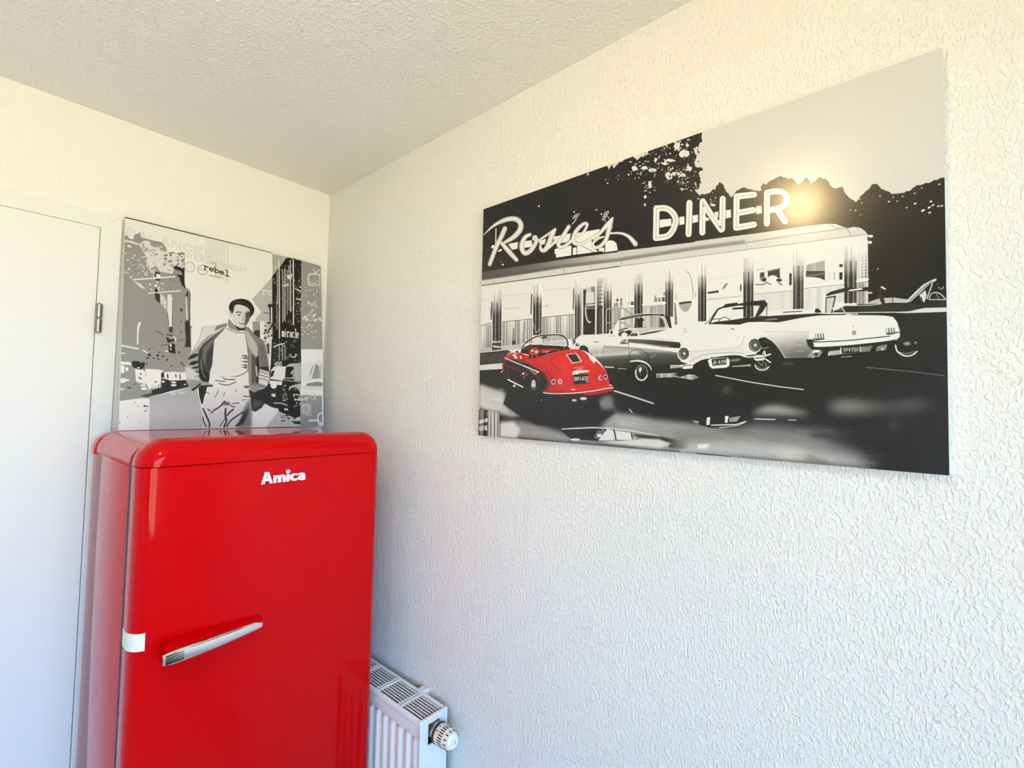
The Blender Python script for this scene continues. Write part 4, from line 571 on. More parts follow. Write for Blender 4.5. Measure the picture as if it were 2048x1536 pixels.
    p.fill([(985, 620), (1040, 640), (1120, 760), (1190, 900), (1170, 1050), (1050, 900)], .72, soft=3); p.fill([(1020, 920), (1160, 1060), (1180, 1200), (1150, 1400), (1040, 1480), (1030, 1200)], .34, soft=3); p.line([(1060, 960), (1050, 1440)], 40, .58, soft=4); p.fill([(1150, 1060), (1190, 1000), (1200, 1200), (1180, 1400), (1140, 1460), (1160, 1250)], .12, soft=2); p.line([(1150, 1180), (1160, 1320)], 22, .8, soft=2)
    p.fill([(1190, 900), (1250, 800), (1300, 900), (1340, 1200), (1230, 1180)], .42, soft=6); p.fill([(1200, 1190), (1330, 1180), (1350, 1250), (1220, 1215)], .12); p.fill([(1200, 1230), (1350, 1270), (1350, 1380), (1310, 1480), (1190, 1440), (1180, 1330)], .84, soft=3); [p.line([(1185, y), (1250, y+10), (1330, y+40)], 10, .2, True) for y in (1260, 1310, 1360)]
    # roll-neck jumper, trousers
    p.fill([(735, 545), (760, 610), (900, 650), (985, 640), (1010, 800), (1030, 1000), (1010, 1080), (1025, 1230), (1030, 1330), (860, 1340), (640, 1330), (435, 1290), (480, 1150), (500, 950), (520, 780), (600, 690)], .89); p.line([(720, 600), (850, 655), (985, 660)], 12, .45, True); p.line([(740, 560), (860, 610), (985, 615)], 6, .7, True)
    for y in (1010, 1045, 1100, 1155, 1190): p.fill([(920, y), (1010, y-5), (1018, y+25), (960, y+12)], .25, soft=1)
    p.line([(860, 1330), (960, 1290), (1030, 1230)], 10, .2, True); p.line([(440, 1300), (540, 1325), (700, 1345), (860, 1335)], 10, .2, True)
    f('h')
    p.fill([(640, 100), (900, 160), (1240, 160), (1450, 60), (1470, 300), (1490, 600), (1515, 900), (1500, 1420), (420, 1420), (440, 1000), (470, 700), (560, 480), (590, 300)], .86, grad=((900, 200), (900, 1300), [(0, .9), (.5, .87), (1, .80)]))
    p.fill([(1300, 930), (1480, 620), (1515, 900), (1500, 1420), (1150, 1420), (1200, 1200), (1350, 1050)], .5, soft=7); p.fill([(1340, 940), (1460, 820), (1420, 1000), (1330, 1180), (1180, 1240)], .18, soft=5)
    for q, w in (([(740, 240), (850, 255), (960, 260)], 18), ([(915, 190), (980, 215), (1170, 222)], 20), ([(820, 310), (980, 340), (1060, 325), (1190, 270)], 18), ([(640, 950), (700, 890), (830, 810), (930, 690)], 30), ([(950, 860), (940, 1000), (960, 1120), (910, 1250)], 42), ([(1120, 870), (1040, 930), (980, 1000)], 34), ([(970, 1240), (1040, 1130), (1170, 1030), (1330, 930)], 32), ([(460, 860), (530, 1020), (590, 1180), (580, 1260)], 36), ([(445, 1050), (470, 1160), (520, 1245)], 26),
                 ([(820, 1240), (870, 1160), (940, 1060)], 18), ([(1160, 1230), (1290, 1150), (1360, 1000)], 34), ([(800, 450), (770, 540), (710, 610)], 13), ([(940, 510), (910, 570)], 14), ([(1100, 745), (1250, 730)], 18), ([(1310, 670), (1390, 655)], 14), ([(1060, 780), (1100, 810), (1155, 815)], 22), ([(560, 860), (610, 910)], 24), ([(1190, 440), (1185, 500)], 10), ([(1350, 570), (1400, 590), (1490, 585)], 20), ([(500, 530), (560, 500), (600, 540)], 12)): p.line(q, w, .14, True, alpha=.9)
    p.fill([(840, 790), (930, 690), (1050, 720), (1040, 790), (940, 780)], .4, soft=3)
    p.fill([(370, 400), (430, 330), (640, 330), (690, 330), (680, 380), (560, 380), (530, 500), (490, 600), (450, 770), (420, 740), (380, 560)], .09); p.fill([(200, 460), (440, 270), (420, 330), (260, 470)], .12); p.fill([(430, 280), (520, 270), (640, 320), (690, 350), (560, 345), (440, 350)], .62, sm=True); p.fill([(130, 240), (260, 230), (430, 250), (330, 360), (200, 430)], .6, soft=3)
    p.fill([(1360, 350), (1500, 340), (1640, 350), (1720, 420), (1640, 480), (1470, 480), (1460, 430), (1540, 390), (1400, 400)], .58); p.fill([(1350, 350), (1400, 370), (1540, 385), (1400, 405)], .12); p.fill([(1465, 460), (1600, 490), (1730, 430), (1830, 400), (1960, 520), (1975, 820), (1800, 740), (1740, 830), (1600, 920), (1515, 890), (1500, 620)], .14, soft=2); p.fill([(1560, 640), (1700, 680), (1780, 720), (1700, 800), (1600, 860), (1530, 860)], .3, soft=5)
    # head: plain, generic features
    f('e')
    p.fill([(745, 440), (850, 560), (1000, 590), (985, 630), (880, 640), (760, 600), (735, 560)], .55); p.fill([(830, 540), (940, 600), (1000, 570), (990, 620), (890, 620)], .12, soft=1)
    p.fill([(800, 260), (850, 215), (950, 200), (1050, 250), (1085, 330), (1080, 430), (1040, 510), (990, 570), (920, 580), (850, 540), (805, 470), (790, 380)], .84, sm=True); p.fill([(1030, 330), (1085, 330), (1080, 430), (1035, 520), (985, 572), (1000, 480), (1010, 400)], .32, soft=3); p.fill([(745, 330), (780, 320), (800, 360), (800, 420), (770, 410)], .8, sm=True)
    p.fill([(765, 310), (758, 260), (790, 190), (860, 150), (960, 135), (1060, 160), (1125, 230), (1148, 310), (1120, 380), (1075, 420), (1080, 330), (1040, 270), (960, 235), (880, 225), (840, 260), (825, 330), (800, 370), (785, 330)], .09, sm=True); p.line([(830, 165), (900, 190), (960, 200)], 12, .3, True, soft=1)
    p.line([(865, 350), (905, 338), (950, 352)], 13, .14, True); p.line([(995, 368), (1030, 362), (1062, 378)], 13, .14, True); p.ell(912, 385, 22, 10, .2); p.ell(1025, 402, 18, 9, .16); p.line([(975, 390), (978, 440), (955, 462), (985, 470)], 8, .4, True); p.line([(905, 510), (950, 522), (1000, 515)], 11, .22, True); p.line([(925, 540), (980, 542)], 8, .6)
    p.grain(.012)
    return p.a
# ---------------------------------------------------------------- mesh helpers
def obj(name, bm, mats, parent=None, smooth=False, recalc=True):
    if recalc: bmesh.ops.recalc_face_normals(bm, faces=bm.faces)
    me = bpy.data.meshes.new(name); bm.to_mesh(me); bm.free()
    for m in (mats if isinstance(mats, (list, tuple)) else [mats]): me.materials.append(m)
    if smooth:
        for p in me.polygons: p.use_smooth = True
        if smooth is not True: me.set_sharp_from_angle(angle=math.radians(smooth))
    o = bpy.data.objects.new(name, me); COL.objects.link(o)
    if parent: o.parent = parent; o.matrix_parent_inverse = parent.matrix_world.inverted()
    return o
def thing(name, loc, label, cat, group=None):
    o = bpy.data.objects.new(name, None); COL.objects.link(o); o.location = loc; o.empty_display_size = .05
    o.matrix_world = Matrix.Translation(loc)
    o['label'] = label; o['category'] = cat
    if group: o['group'] = group
    return o
def struct(o, label, cat=None):
    o['kind'] = 'structure'; o['label'] = label
    if cat: o['category'] = cat
    return o
def box(bm, x0, x1, y0, y1, z0, z1, bev=0, seg=2):
    r = bmesh.ops.create_cube(bm, size=1, matrix=Matrix.Translation(((x0+x1)/2, (y0+y1)/2, (z0+z1)/2)) @ Matrix.Diagonal((abs(x1-x0), abs(y1-y0), abs(z1-z0), 1)))
    if bev:
        es = list({e for v in r['verts'] for e in v.link_edges})
        bmesh.ops.bevel(bm, geom=es, offset=bev, segments=seg, profile=.5, affect='EDGES')
    return bm
def nbox(*a, **k): return box(bmesh.new(), *a, **k)
def prism(bm, pts, fn, d0, d1, holes=()):
    """extrude a closed 2-D outline (with optional hole loops); fn(u, v, d) -> point"""
    loops = [pts]+list(holes); top = []; bot = []
    for L in loops:
        a = [bm.verts.new(fn(u, v, d0)) for u, v in L]; b = [bm.verts.new(fn(u, v, d1)) for u, v in L]
        n = len(L)
        for i in range(n): bm.faces.new((a[i], a[(i+1) % n], b[(i+1) % n], b[i]))
        top.append(a); bot.append(b)
    for grp in (top, bot):
        if len(grp) == 1: bm.faces.new(grp[0])
        else:
            es = []
            for g in grp:
                for i in range(len(g)): es.append(bm.edges.get((g[i], g[(i+1) % len(g)])))
            bmesh.ops.triangle_fill(bm, edges=es, use_beauty=True)
    return bm
def lathe(bm, prof, origin, axis, n=32, capped=True):
    """revolve (radius, distance) pairs about an axis"""
    ax = Vector(axis).normalized(); t = ax.orthogonal().normalized(); b = ax.cross(t); rings = []
    for r, d in prof:
        rings.append([bm.verts.new(Vector(origin)+ax*d+(t*math.cos(2*math.pi*k/n)+b*math.sin(2*math.pi*k/n))*max(r, 1e-5)) for k in range(n)])
    for a, c in zip(rings, rings[1:]):
        for k in range(n): bm.faces.new((a[k], a[(k+1) % n], c[(k+1) % n], c[k]))
    if capped:
        bm.faces.new(rings[0][::-1]); bm.faces.new(rings[-1])
    return bm
def rings_mesh(bm, rings, cap0=True, cap1=True, closed=True):
    vs_ = [[bm.verts.new(p) for p in R] for R in rings]
    for a, c in zip(vs_, vs_[1:]):
        n = len(a)
        for k in range(n if closed else n-1): bm.faces.new((a[k], a[(k+1) % n], c[(k+1) % n], c[k]))
    if cap0: bm.faces.new(vs_[0][::-1])
    if cap1: bm.faces.new(vs_[-1])
    return bm

# ---------------------------------------------------------------- materials
def mat(name, color, rough=.5, metal=0., spec=.5, coat=0., coat_rough=.05):
    m = bpy.data.materials.new(name); m.use_nodes = True; b = m.node_tree.nodes['Principled BSDF']
    b.inputs['Base Color'].default_value = (*color, 1); b.inputs['Roughness'].default_value = rough; b.inputs['Metallic'].default_value = metal
    b.inputs['Specular IOR Level'].default_value = spec; b.inputs['Coat Weight'].default_value = coat; b.inputs['Coat Roughness'].default_value = coat_rough
    return m
def nd(m, t, **k):
    n = m.node_tree.nodes.new(t)
    for a, v in k.items(): setattr(n, a, v)
    return n
def wall_mat(name, color, scale, dist, stretch=(1, 1, 1), strength=1.0, specks=False):
    """painted wood-chip wallpaper: soft grain plus scattered chips"""
    m = mat(name, color, .75, spec=.25); L = m.node_tree.links; b = m.node_tree.nodes['Principled BSDF']
    geo = nd(m, 'ShaderNodeNewGeometry'); mp = nd(m, 'ShaderNodeMapping'); mp.inputs['Scale'].default_value = stretch
    L.new(geo.outputs['Position'], mp.inputs['Vector'])
    n1 = nd(m, 'ShaderNodeTexNoise'); n1.inputs['Scale'].default_value = scale; n1.inputs['Detail'].default_value = 1.5; n1.inputs['Roughness'].default_value = .5; n1.inputs['Distortion'].default_value = .4
    n2 = nd(m, 'ShaderNodeTexNoise'); n2.inputs['Scale'].default_value = scale*.8; n2.inputs['Detail'].default_value = 1.0; n2.inputs['Distortion'].default_value = .6
    for t in (n1, n2): L.new(mp.outputs['Vector'], t.inputs['Vector'])
    ramp = nd(m, 'ShaderNodeMapRange'); ramp.inputs['From Min'].default_value = .42; ramp.inputs['From Max'].default_value = .74; ramp.interpolation_type = 'SMOOTHSTEP'
    L.new(n2.outputs['Fac'], ramp.inputs['Value'])
    ad = nd(m, 'ShaderNodeMath', operation='MULTIPLY_ADD'); ad.inputs[1].default_value = .7
    L.new(n1.outputs['Fac'], ad.inputs[0]); L.new(ramp.outputs['Result'], ad.inputs[2])
    bp = nd(m, 'ShaderNodeBump'); bp.inputs['Distance'].default_value = dist; bp.inputs['Strength'].default_value = strength
    L.new(ad.outputs['Value'], bp.inputs['Height']); L.new(bp.outputs['Normal'], b.inputs['Normal'])
    if specks:                                  # a few darker chips and scuffs on the paint
        v2 = nd(m, 'ShaderNodeTexVoronoi'); v2.inputs['Scale'].default_value = 9; L.new(geo.outputs['Position'], v2.inputs['Vector'])
        r2 = nd(m, 'ShaderNodeMapRange'); r2.inputs['From Min'].default_value = .012; r2.inputs['From Max'].default_value = .035; L.new(v2.outputs['Distance'], r2.inputs['Value'])
        mx = nd(m, 'ShaderNodeMix', data_type='RGBA'); mx.inputs[6].default_value = (color[0]*.72, color[1]*.71, color[2]*.66, 1); mx.inputs[7].default_value = (*color, 1)
        L.new(r2.outputs['Result'], mx.inputs[0]); L.new(mx.outputs[2], b.inputs['Base Color'])
    return m
WHITE = (.85, .84, .81)
M_wall_r = wall_mat('woodchip_wall', WHITE, 250, .0015, (1, 1, .62), .66, True)
M_wall_b = wall_mat('fine_woodchip_wall', WHITE, 220, .0009, (1, 1, .8), .6, True)
M_ceil = wall_mat('ceiling_paint', (.93, .905, .875), 200, .0014, (1, .7, 1), .7)
M_white = mat('white_lacquer', (.80, .79, .775), .42, spec=.4)
M_frame = mat('door_frame_paint', (.80, .79, .765), .4, spec=.4)
M_red = mat('red_enamel', (.56, .0002, .002), .30, spec=.0, coat=1.0, coat_rough=.07); M_red.node_tree.nodes['Principled BSDF'].inputs['Coat IOR'].default_value = 1.27
M_redside = M_red
M_dark = mat('dark_rubber', (.02, .012, .012), .6)
M_chrome = mat('chrome', (.86, .86, .87), .09, 1.0)
M_groove = mat('groove_black', (.01, .01, .01), .4)
M_letter = mat('badge_white', (.85, .88, .90), .35)
M_tape = mat('cream_tape', (.80, .77, .69), .6)
M_rad = mat('radiator_enamel', (.80, .79, .78), .35, spec=.45)
M_radshade = mat('radiator_inside_shade', (.035, .03, .03), .8)  # near-black colour stands in for the shade inside the radiator
M_steel = mat('hinge_steel', (.36, .33, .28), .33, 1.0)
M_nickel = mat('nickel', (.62, .60, .55), .3, 1.0)
M_cream = mat('thermostat_plastic', (.84, .74, .60), .45)
M_capw = mat('thermostat_cap', (.84, .83, .81), .4)
M_black = mat('black_plastic', (.012, .012, .012), .45)
M_canvas = mat('white_canvas_edge', (.80, .78, .74), .7)
M_darkedge = mat('dark_panel_edge', (.20, .15, .12), .6)
M_floor = mat('floor_beige', (.62, .57, .51), .5)
def print_mat(name, arr, rough, spec, coat=0., crough=.2):
    h, w = arr.shape[:2]
    img = bpy.data.images.new(name, w, h, alpha=False)
    px = np.ones((h, w, 4), np.float32); px[..., :3] = arr[::-1]
    img.pixels.foreach_set(px.ravel()); img.update(); img.pack()
    m = mat(name, (.8, .8, .8), rough, spec=spec, coat=coat, coat_rough=crough); t = nd(m, 'ShaderNodeTexImage'); t.image = img; t.extension = 'EXTEND'
    gain = nd(m, 'ShaderNodeMix', data_type='RGBA', blend_type='MULTIPLY'); gain.inputs[0].default_value = 1; gain.inputs[7].default_value = (.92, .91, .89, 1)
    L = m.node_tree.links; L.new(t.outputs['Color'], gain.inputs[6]); L.new(gain.outputs[2], m.node_tree.nodes['Principled BSDF'].inputs['Base Color'])
    return m

# ---------------------------------------------------------------- room shell
T = .12
DX0, DX1, DZ = -1.52, -.656, 1.985         # door leaf opening in the back wall
bm = bmesh.new(); box(bm, XL-T, 0, 0, T, 0, ZC)
struct(obj('wall_back', bm, M_wall_b), 'cream white back wall with the door', 'wall')
struct(obj('wall_right', nbox(0, T, YF-T, T, 0, ZC), M_wall_r), 'rough woodchip white wall with the diner picture', 'wall')
bm = bmesh.new(); y0, y1, z0, z1 = ADDED_WIN
box(bm, XL-T, XL, YF-T, y0, 0, ZC); box(bm, XL-T, XL, y1, 0, 0, ZC); box(bm, XL-T, XL, y0, y1, 0, z0); box(bm, XL-T, XL, y0, y1, z1, ZC)
struct(obj('wall_left', bm, M_wall_b), 'white wall with the added window left of the photographer', 'wall')
bm = bmesh.new(); x0, x1, z0, z1 = WIN
box(bm, XL, x0, YF-T, YF, 0, ZC); box(bm, x1, 0, YF-T, YF, 0, ZC); box(bm, x0, x1, YF-T, YF, 0, z0); box(bm, x0, x1, YF-T, YF, z1, ZC)
struct(obj('wall_front', bm, M_wall_b), 'white window wall behind the photographer', 'wall')
struct(obj('floor', nbox(XL-T, T, YF-T, T, -T, 0), M_floor), 'plain brown floor of the room', 'floor')
struct(obj('ceiling', nbox(XL-T, T, YF-T, T, ZC, ZC+T), M_ceil), 'textured off-white ceiling', 'ceiling')
w1 = obj('window_1', nbox(x0, x1, YF-.075, YF-.069, z0, z1), M_white)
def glass():
    m = bpy.data.materials.new('window_glass'); m.use_nodes = True; nt = m.node_tree; nt.nodes.remove(nt.nodes['Principled BSDF'])
    a = nt.nodes.new('ShaderNodeBsdfTransparent'); g = nt.nodes.new('ShaderNodeBsdfGlossy'); g.inputs['Roughness'].default_value = .02
    fr = nt.nodes.new('ShaderNodeFresnel'); mx = nt.nodes.new('ShaderNodeMixShader')
    nt.links.new(fr.outputs[0], mx.inputs[0]); nt.links.new(a.outputs[0], mx.inputs[1]); nt.links.new(g.outputs[0], mx.inputs[2]); nt.links.new(mx.outputs[0], nt.nodes['Material Output'].inputs['Surface'])
    return m
M_glass = glass(); w1.data.materials[0] = M_glass; struct(w1, 'window behind the photographer', 'window')
for a in ((x0, x0+.05, z0, z1), (x1-.05, x1, z0, z1), (x0+.05, x1-.05, z0, z0+.05), (x0+.05, x1-.05, z1-.05, z1), ((x0+x1)/2-.03, (x0+x1)/2+.03, z0+.05, z1-.05)):
    obj('window_frame', nbox(a[0], a[1], YF-.10, YF-.05, a[2], a[3], .004), M_white, w1)

y0, y1, z0, z1 = ADDED_WIN
added_win = obj('added_window', nbox(XL-.075, XL-.069, y0, y1, z0, z1), M_glass); struct(added_win, 'added unseen window left of the photographer', 'window')
for a in ((y0, y0+.05, z0, z1), (y1-.05, y1, z0, z1), (y0+.05, y1-.05, z0, z0+.05), (y0+.05, y1-.05, z1-.05, z1)):
    obj('window_frame', nbox(XL-.10, XL-.05, a[0], a[1], a[2], a[3], .004), M_white, added_win)

# door frame (mitred boards) and leaf
PJ = .014
fr = obj('trim_1', nbox(DX0, DX1, -.002, 0, 0, DZ), M_frame); struct(fr, 'white painted door frame beside the refrigerator', 'door frame')
ox, oz = .045, .043
def frame_board(name, pts): obj(name, prism(bmesh.new(), pts, lambda u, v, d: (u, d, v), 0, -PJ), M_frame, fr)
frame_board('frame_head', [(DX0-ox, DZ+oz), (DX1+ox, DZ+oz), (DX1+.0004, DZ+.0004), (DX0-.0004, DZ+.0004)])
frame_board('frame_jamb', [(DX1+ox, 0), (DX1+ox, DZ+oz-.0006), (DX1+.0004, DZ+.0002), (DX1+.0004, 0)])
frame_board('frame_jamb', [(DX0-ox, 0), (DX0-ox, DZ+oz-.0006), (DX0-.0004, DZ+.0002), (DX0-.0004, 0)])
leaf = obj('door_1', nbox(DX0+.001, DX1-.0008, -.0160, -.0025, .008, DZ-.0008, .0015), M_white); struct(leaf, 'plain white flush interior door leaf', 'door')
hx, hy = -.6515, -.0255
for a, b_ in ((1.697, 1.7345), (1.7365, 1.775)):
    obj('hinge_knuckle', lathe(bmesh.new(), [(.0055, a), (.0075, a+.0015), (.0075, b_-.0015), (.0055, b_)], (hx, hy, 0), (0, 0, 1), 20), M_steel, leaf, 40)
obj('hinge_pin', lathe(bmesh.new(), [(.0035, 1.695), (.0035, 1.777)], (hx, hy, 0), (0, 0, 1), 12), M_steel, leaf, 40)
obj('hinge_plate', nbox(-.658, -.6505, -.0215, -.0188, 1.70, 1.772, .0005), M_steel, leaf)

# ---------------------------------------------------------------- diner picture on the right wall
def slab(name, origin, ux, uy, w, h, t, mats):
    """picture block: front face carries the print, ux right, uy up"""
    ux, uy = Vector(ux).normalized(), Vector(uy).normalized(); n = ux.cross(uy); bm = bmesh.new(); o = Vector(origin)
    f_ = [bm.verts.new(o+ux*a+uy*b) for a, b in ((0, 0), (w, 0), (w, h), (0, h))]; k_ = [bm.verts.new(v.co-n*t) for v in f_]
    F = bm.faces.new(f_); uv = bm.loops.layers.uv.new('uv')
    for l, c in zip(F.loops, ((0, 0), (1, 0), (1, 1), (0, 1))): l[uv].uv = c
    F.material_index = 0
    for i in range(4):
        g = bm.faces.new((f_[i], k_[i], k_[(i+1) % 4], f_[(i+1) % 4])); g.material_index = 2 if i == 2 and len(mats) > 2 else 1
    bm.faces.new(k_[::-1]).material_index = 1
    return obj(name, bm, mats, recalc=False)
M_diner = print_mat('diner_print', paint_diner(), .5, .0, 1.0, .21)
M_diner.node_tree.nodes['Principled BSDF'].inputs['Coat IOR'].default_value = 1.55
pic = slab('wall_picture', (-.0155, -.843, 1.4465), (0, -1, 0), (0, 0, 1), .8845, .5855, .015, [M_diner, M_canvas])
pic['label'] = 'large black and white diner picture with a red car on the right wall'; pic['category'] = 'picture'

# ---------------------------------------------------------------- canvas print leaning on the refrigerator
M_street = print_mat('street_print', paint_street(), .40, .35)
pb, pt = Vector((0, -.090, 1.4355)), Vector((0, -.024, 2.0275))
up = (pt-pb).normalized()
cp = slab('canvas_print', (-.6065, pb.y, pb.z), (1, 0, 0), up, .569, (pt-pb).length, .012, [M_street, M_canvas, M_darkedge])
cp['label'] = 'grey collage print of a man on a street, leaning above the refrigerator'; cp['category'] = 'picture'

# ---------------------------------------------------------------- red refrigerator
FX0, FX1, FYB, FYS, FYF = -.655, -.120, -.20, -.496, -.575
ZS, ZT, ZD = 1.391, 1.4345, 1.443
fr_ = thing('refrigerator', ((FX0+FX1)/2, -.35, 0), 'glossy red retro refrigerator standing in the corner', 'refrigerator')
obj('body', nbox(FX0+.001, FX1-.003, FYS, -.080, .03, ZS-.004, .003), M_red, fr_, 30)
def arch(x0, x1, z0, z1, r, n=9):
    p = [(x0, z0)]
    p += [(x0+r-r*math.cos(t), z1-r+r*math.sin(t)) for t in np.linspace(0, math.pi/2, n)]
    p += [(x1-r+r*math.sin(t), z1-r+r*math.cos(t)) for t in np.linspace(0, math.pi/2, n)]
    return p+[(x1, z0)]
def arch_block(name, ys, x0, x1, z0, z1, r, m, parent, crown=0):
    """arched block lofted along y; ys = (y, inset) rings"""
    R = []
    for y, i in ys:
        zt = z1-i*1.15; pts = arch(x0+i, x1-i, z0, zt, min(max(r-i*.4, .01), (zt-z0)*.96))
        R.append([(x, y, z+crown*(1-((2*x-x0-x1)/(x1-x0))**2)*(z-z0)/(z1-z0)) for x, z in pts])
    return obj(name, rings_mesh(bmesh.new(), R), m, parent, 38)
arch_block('top_cover', [(-.118, 0), (-.122, .0), (FYS+.004, 0), (FYS, .003)], FX0, FX1, ZS-.006, ZT, .046, M_red, fr_)
arch_block('rear_band', [(-.072, .004), (-.076, 0), (-.1145, 0), (-.1155, .001)], FX0-.003, FX1+.003, ZS-.012, ZT+.0002, .048, M_red, fr_)
arch_block('rear_seam', [(-.112, 0), (-.121, 0)], FX0+.003, FX1-.003, ZS-.01, ZT-.003, .044, M_dark, fr_)
arch_block('door_gasket', [(FYS+.001, 0), (FYS-.024, 0)], FX0+.0008, FX1-.0008, .06, ZT-.0015, .045, M_dark, fr_)
# door: front rounded at the edges, with a proud rounded cap along the top
def quarter(a, y0, y1, n=10): return [(y0+(y1-y0)*math.sin(t), a*(1-math.cos(t))) for t in np.linspace(0, math.pi/2, n)]
DB = -.517
prof = [(DB+.0, .003), (DB-.002, 0), (DB-.024, 0)]+quarter(.029, DB-.024, FYF)[1:]
def door_slice(z0, z1):
    R = []
    for y, i in prof: R.append([(FX0+i, y, z0), (FX0+i, y, z1), (FX1+.002-i, y, z1), (FX1+.002-i, y, z0)])
    return R
door = obj('door', rings_mesh(bmesh.new(), door_slice(.06, ZS-.0016)), M_red, fr_, 38)
cprof = [(DB, .004), (DB-.002, 0), (DB-.018, 0)]+quarter(.033, DB-.018, FYF-.0035, 12)[1:]
arch_block('door_cap', cprof, FX0-.0005, FX1+.003, ZS, ZD, .050, M_red, door, crown=.0035)
# handle: red bracket tapering to the right, chrome grip with ribs at its left end
HZ = 1.032
bm = bmesh.new()
R = []
for t in np.linspace(0, 1, 13):
    x = -.607+.184*t; y1 = FYF-.040*(1-.55*t**1.6); hh = .0150*(1-.45*t**2); zc = HZ+.002
    e = min(t/.08, 1)*.004+.0
    R.append([(x, FYF+.004, zc-hh-.004), (x, FYF+.004, zc+hh+.006), (x, y1+.006, zc+hh+.001), (x, y1, zc+hh-.003), (x, y1, zc-hh+.003), (x, y1+.006, zc-hh)])
obj('handle_bracket', rings_mesh(bm, R), M_red, door, 50)
bm = bmesh.new(); R = []
for t in np.linspace(0, 1, 25):
    x = -.613+.187*t; y1 = FYF-.0465*(1-.52*t**1.7); h1 = .0132*(1-.42*t**2.2)*(1 if t < .97 else .72); zc = HZ+.0005
    if t < .10: h1 *= .74+.26*(t/.10)
    R.append([(x, y1+.007, zc-h1*.9), (x, y1+.007, zc+h1*.9), (x, y1+.002, zc+h1), (x, y1-.0012, zc+h1*.72), (x, y1-.002, zc), (x, y1-.0012, zc-h1*.72), (x, y1+.002, zc-h1)])
grip = obj('handle_grip', rings_mesh(bm, R), M_chrome, door, 45)
for k in range(5):
    zc = HZ+.0005+(k-2)*.0036; bm = bmesh.new(); R = []
    for t in np.linspace(0, 1, 6):
        x = -.6085+.030*t; tt = (x+.613)/.187; y1 = FYF-.0465*(1-.52*tt**1.7)-.0024; s = .0009*(1-.75*t)+.0002
        R.append([(x, y1+.003, zc-s), (x, y1+.003, zc+s), (x, y1, zc+s), (x, y1, zc-s)])
    obj('handle_groove', rings_mesh(bm, R), M_groove, door)
# raised badge letters
BADGE = {'A': [(-425.04, 1362.88), (-416.26, 1362.05), (-407.53, 1335.72), (-413.45, 1336.08), (-415.44, 1341.76), (-423.93, 1342.38), (-425.67, 1335.34), (-432.6, 1335.83)],
 'm': [(-405.78, 1336.44), (-406.13, 1352.66), (-400.77, 1353.04), (-399.52, 1351.88), (-395.97, 1353.18), (-392.3, 1352.2), (-387.47, 1353.27), (-382.57, 1353.1), (-379.39, 1350.61), (-378.62, 1346.8), (-378.49, 1335.9), (-384.96, 1336.29), (-385.36, 1346.24), (-387.26, 1347.99), (-389.04, 1346.62), (-388.92, 1336.11), (-395.59, 1336.23), (-396.31, 1346.76), (-397.58, 1348.42), (-399.37, 1347.99), (-399.78, 1335.77)],
 'i': [(-377.01, 1352.86), (-369.85, 1352.79), (-369.83, 1336.51), (-376.35, 1336.28)],
 'c': [(-351.18, 1352.87), (-350.98, 1347.78), (-356.15, 1349.24), (-359.91, 1348.04), (-361.4, 1345.67), (-360.32, 1342.41), (-357.1, 1341.13), (-351.72, 1342.15), (-351.5, 1336.74), (-358.8, 1335.94), (-364.55, 1337.82), (-368.48, 1342.0), (-368.71, 1347.66), (-365.76, 1352.39), (-359.51, 1353.99)],
 'a': [(-349.38, 1347.94), (-349.25, 1352.68), (-343.48, 1353.72), (-338.28, 1353.55), (-333.61, 1351.18), (-332.47, 1347.22), (-332.07, 1337.23), (-337.57, 1335.57), (-342.79, 1336.13), (-348.66, 1337.7), (-350.73, 1341.41), (-349.56, 1344.46), (-344.49, 1346.49), (-340.0, 1347.64), (-340.69, 1348.67), (-344.57, 1348.41)]}
HOLE = {'A': [[(-420.28, 1353.6), (-418.04, 1347.9), (-422.33, 1348.1)]], 'a': [[(-344.2, 1342.27), (-339.6, 1343.35), (-339.6, 1340.93), (-343.2, 1340.6)]]}
for k_, pts in BADGE.items():
    obj('badge_letter', prism(bmesh.new(), [(x/1000, z/1000) for x, z in pts], lambda u, v, d: (u, d, v), FYF+.0005, FYF-.0022, [[(x/1000, z/1000) for x, z in h] for h in HOLE.get(k_, [])]), M_letter, door)
obj('badge_letter', prism(bmesh.new(), [(-.37342+.0046*math.cos(t), 1.35939+.0046*math.sin(t)) for t in np.linspace(0, 2*math.pi, 21)[:-1]], lambda u, v, d: (u, d, v), FYF+.0005, FYF-.0022), M_letter, door)
# strip of tape over the door edge
bm = bmesh.new(); n_ = len(prof); pa = [(y, FX0+i) for y, i in prof[2:]]
pa = [(DB-.002, FX0)]+pa[:-1]+[(FYF, -.6335)]
rows = []
for z in (1.043, 1.0435, 1.0755, 1.076): rows.append([(x-.0009, y-.0006, z+(.0012 if j == len(pa)-1 else 0)) for j, (y, x) in enumerate(pa)])
rows2 = [[(x+.0004, y+.0004, z) for x, y, z in r] for r in rows]
va = [[bm.verts.new(v) for v in r] for r in rows]
for a, c in zip(va, va[1:]):
    for k in range(len(a)-1): bm.faces.new((a[k], a[k+1], c[k+1], c[k]))
g_ = bmesh.ops.extrude_face_region(bm, geom=bm.faces[:])
bmesh.ops.translate(bm, verts=[v for v in g_['geom'] if isinstance(v, bmesh.types.BMVert)], vec=(.0010, .0008, 0))
obj('tape_strip', bm, M_tape, door, 50)
for x in (FX0+.05, FX1-.05):
    for y in (FYS+.04, -.13): obj('foot', lathe(bmesh.new(), [(.02, 0), (.02, .012), (.012, .014), (.012, .032)], (x, y, 0), (0, 0, 1), 20), M_dark, fr_, 40)

# ---------------------------------------------------------------- radiator
RX0, RX1, RY0, RY1, RZ = -.106, -.018, -.757, -.16, .737
RZB = .137
rad = thing('radiator', ((RX0+RX1)/2, (RY0+RY1)/2, 0), 'white panel radiator with top grille beside the refrigerator', 'radiator')
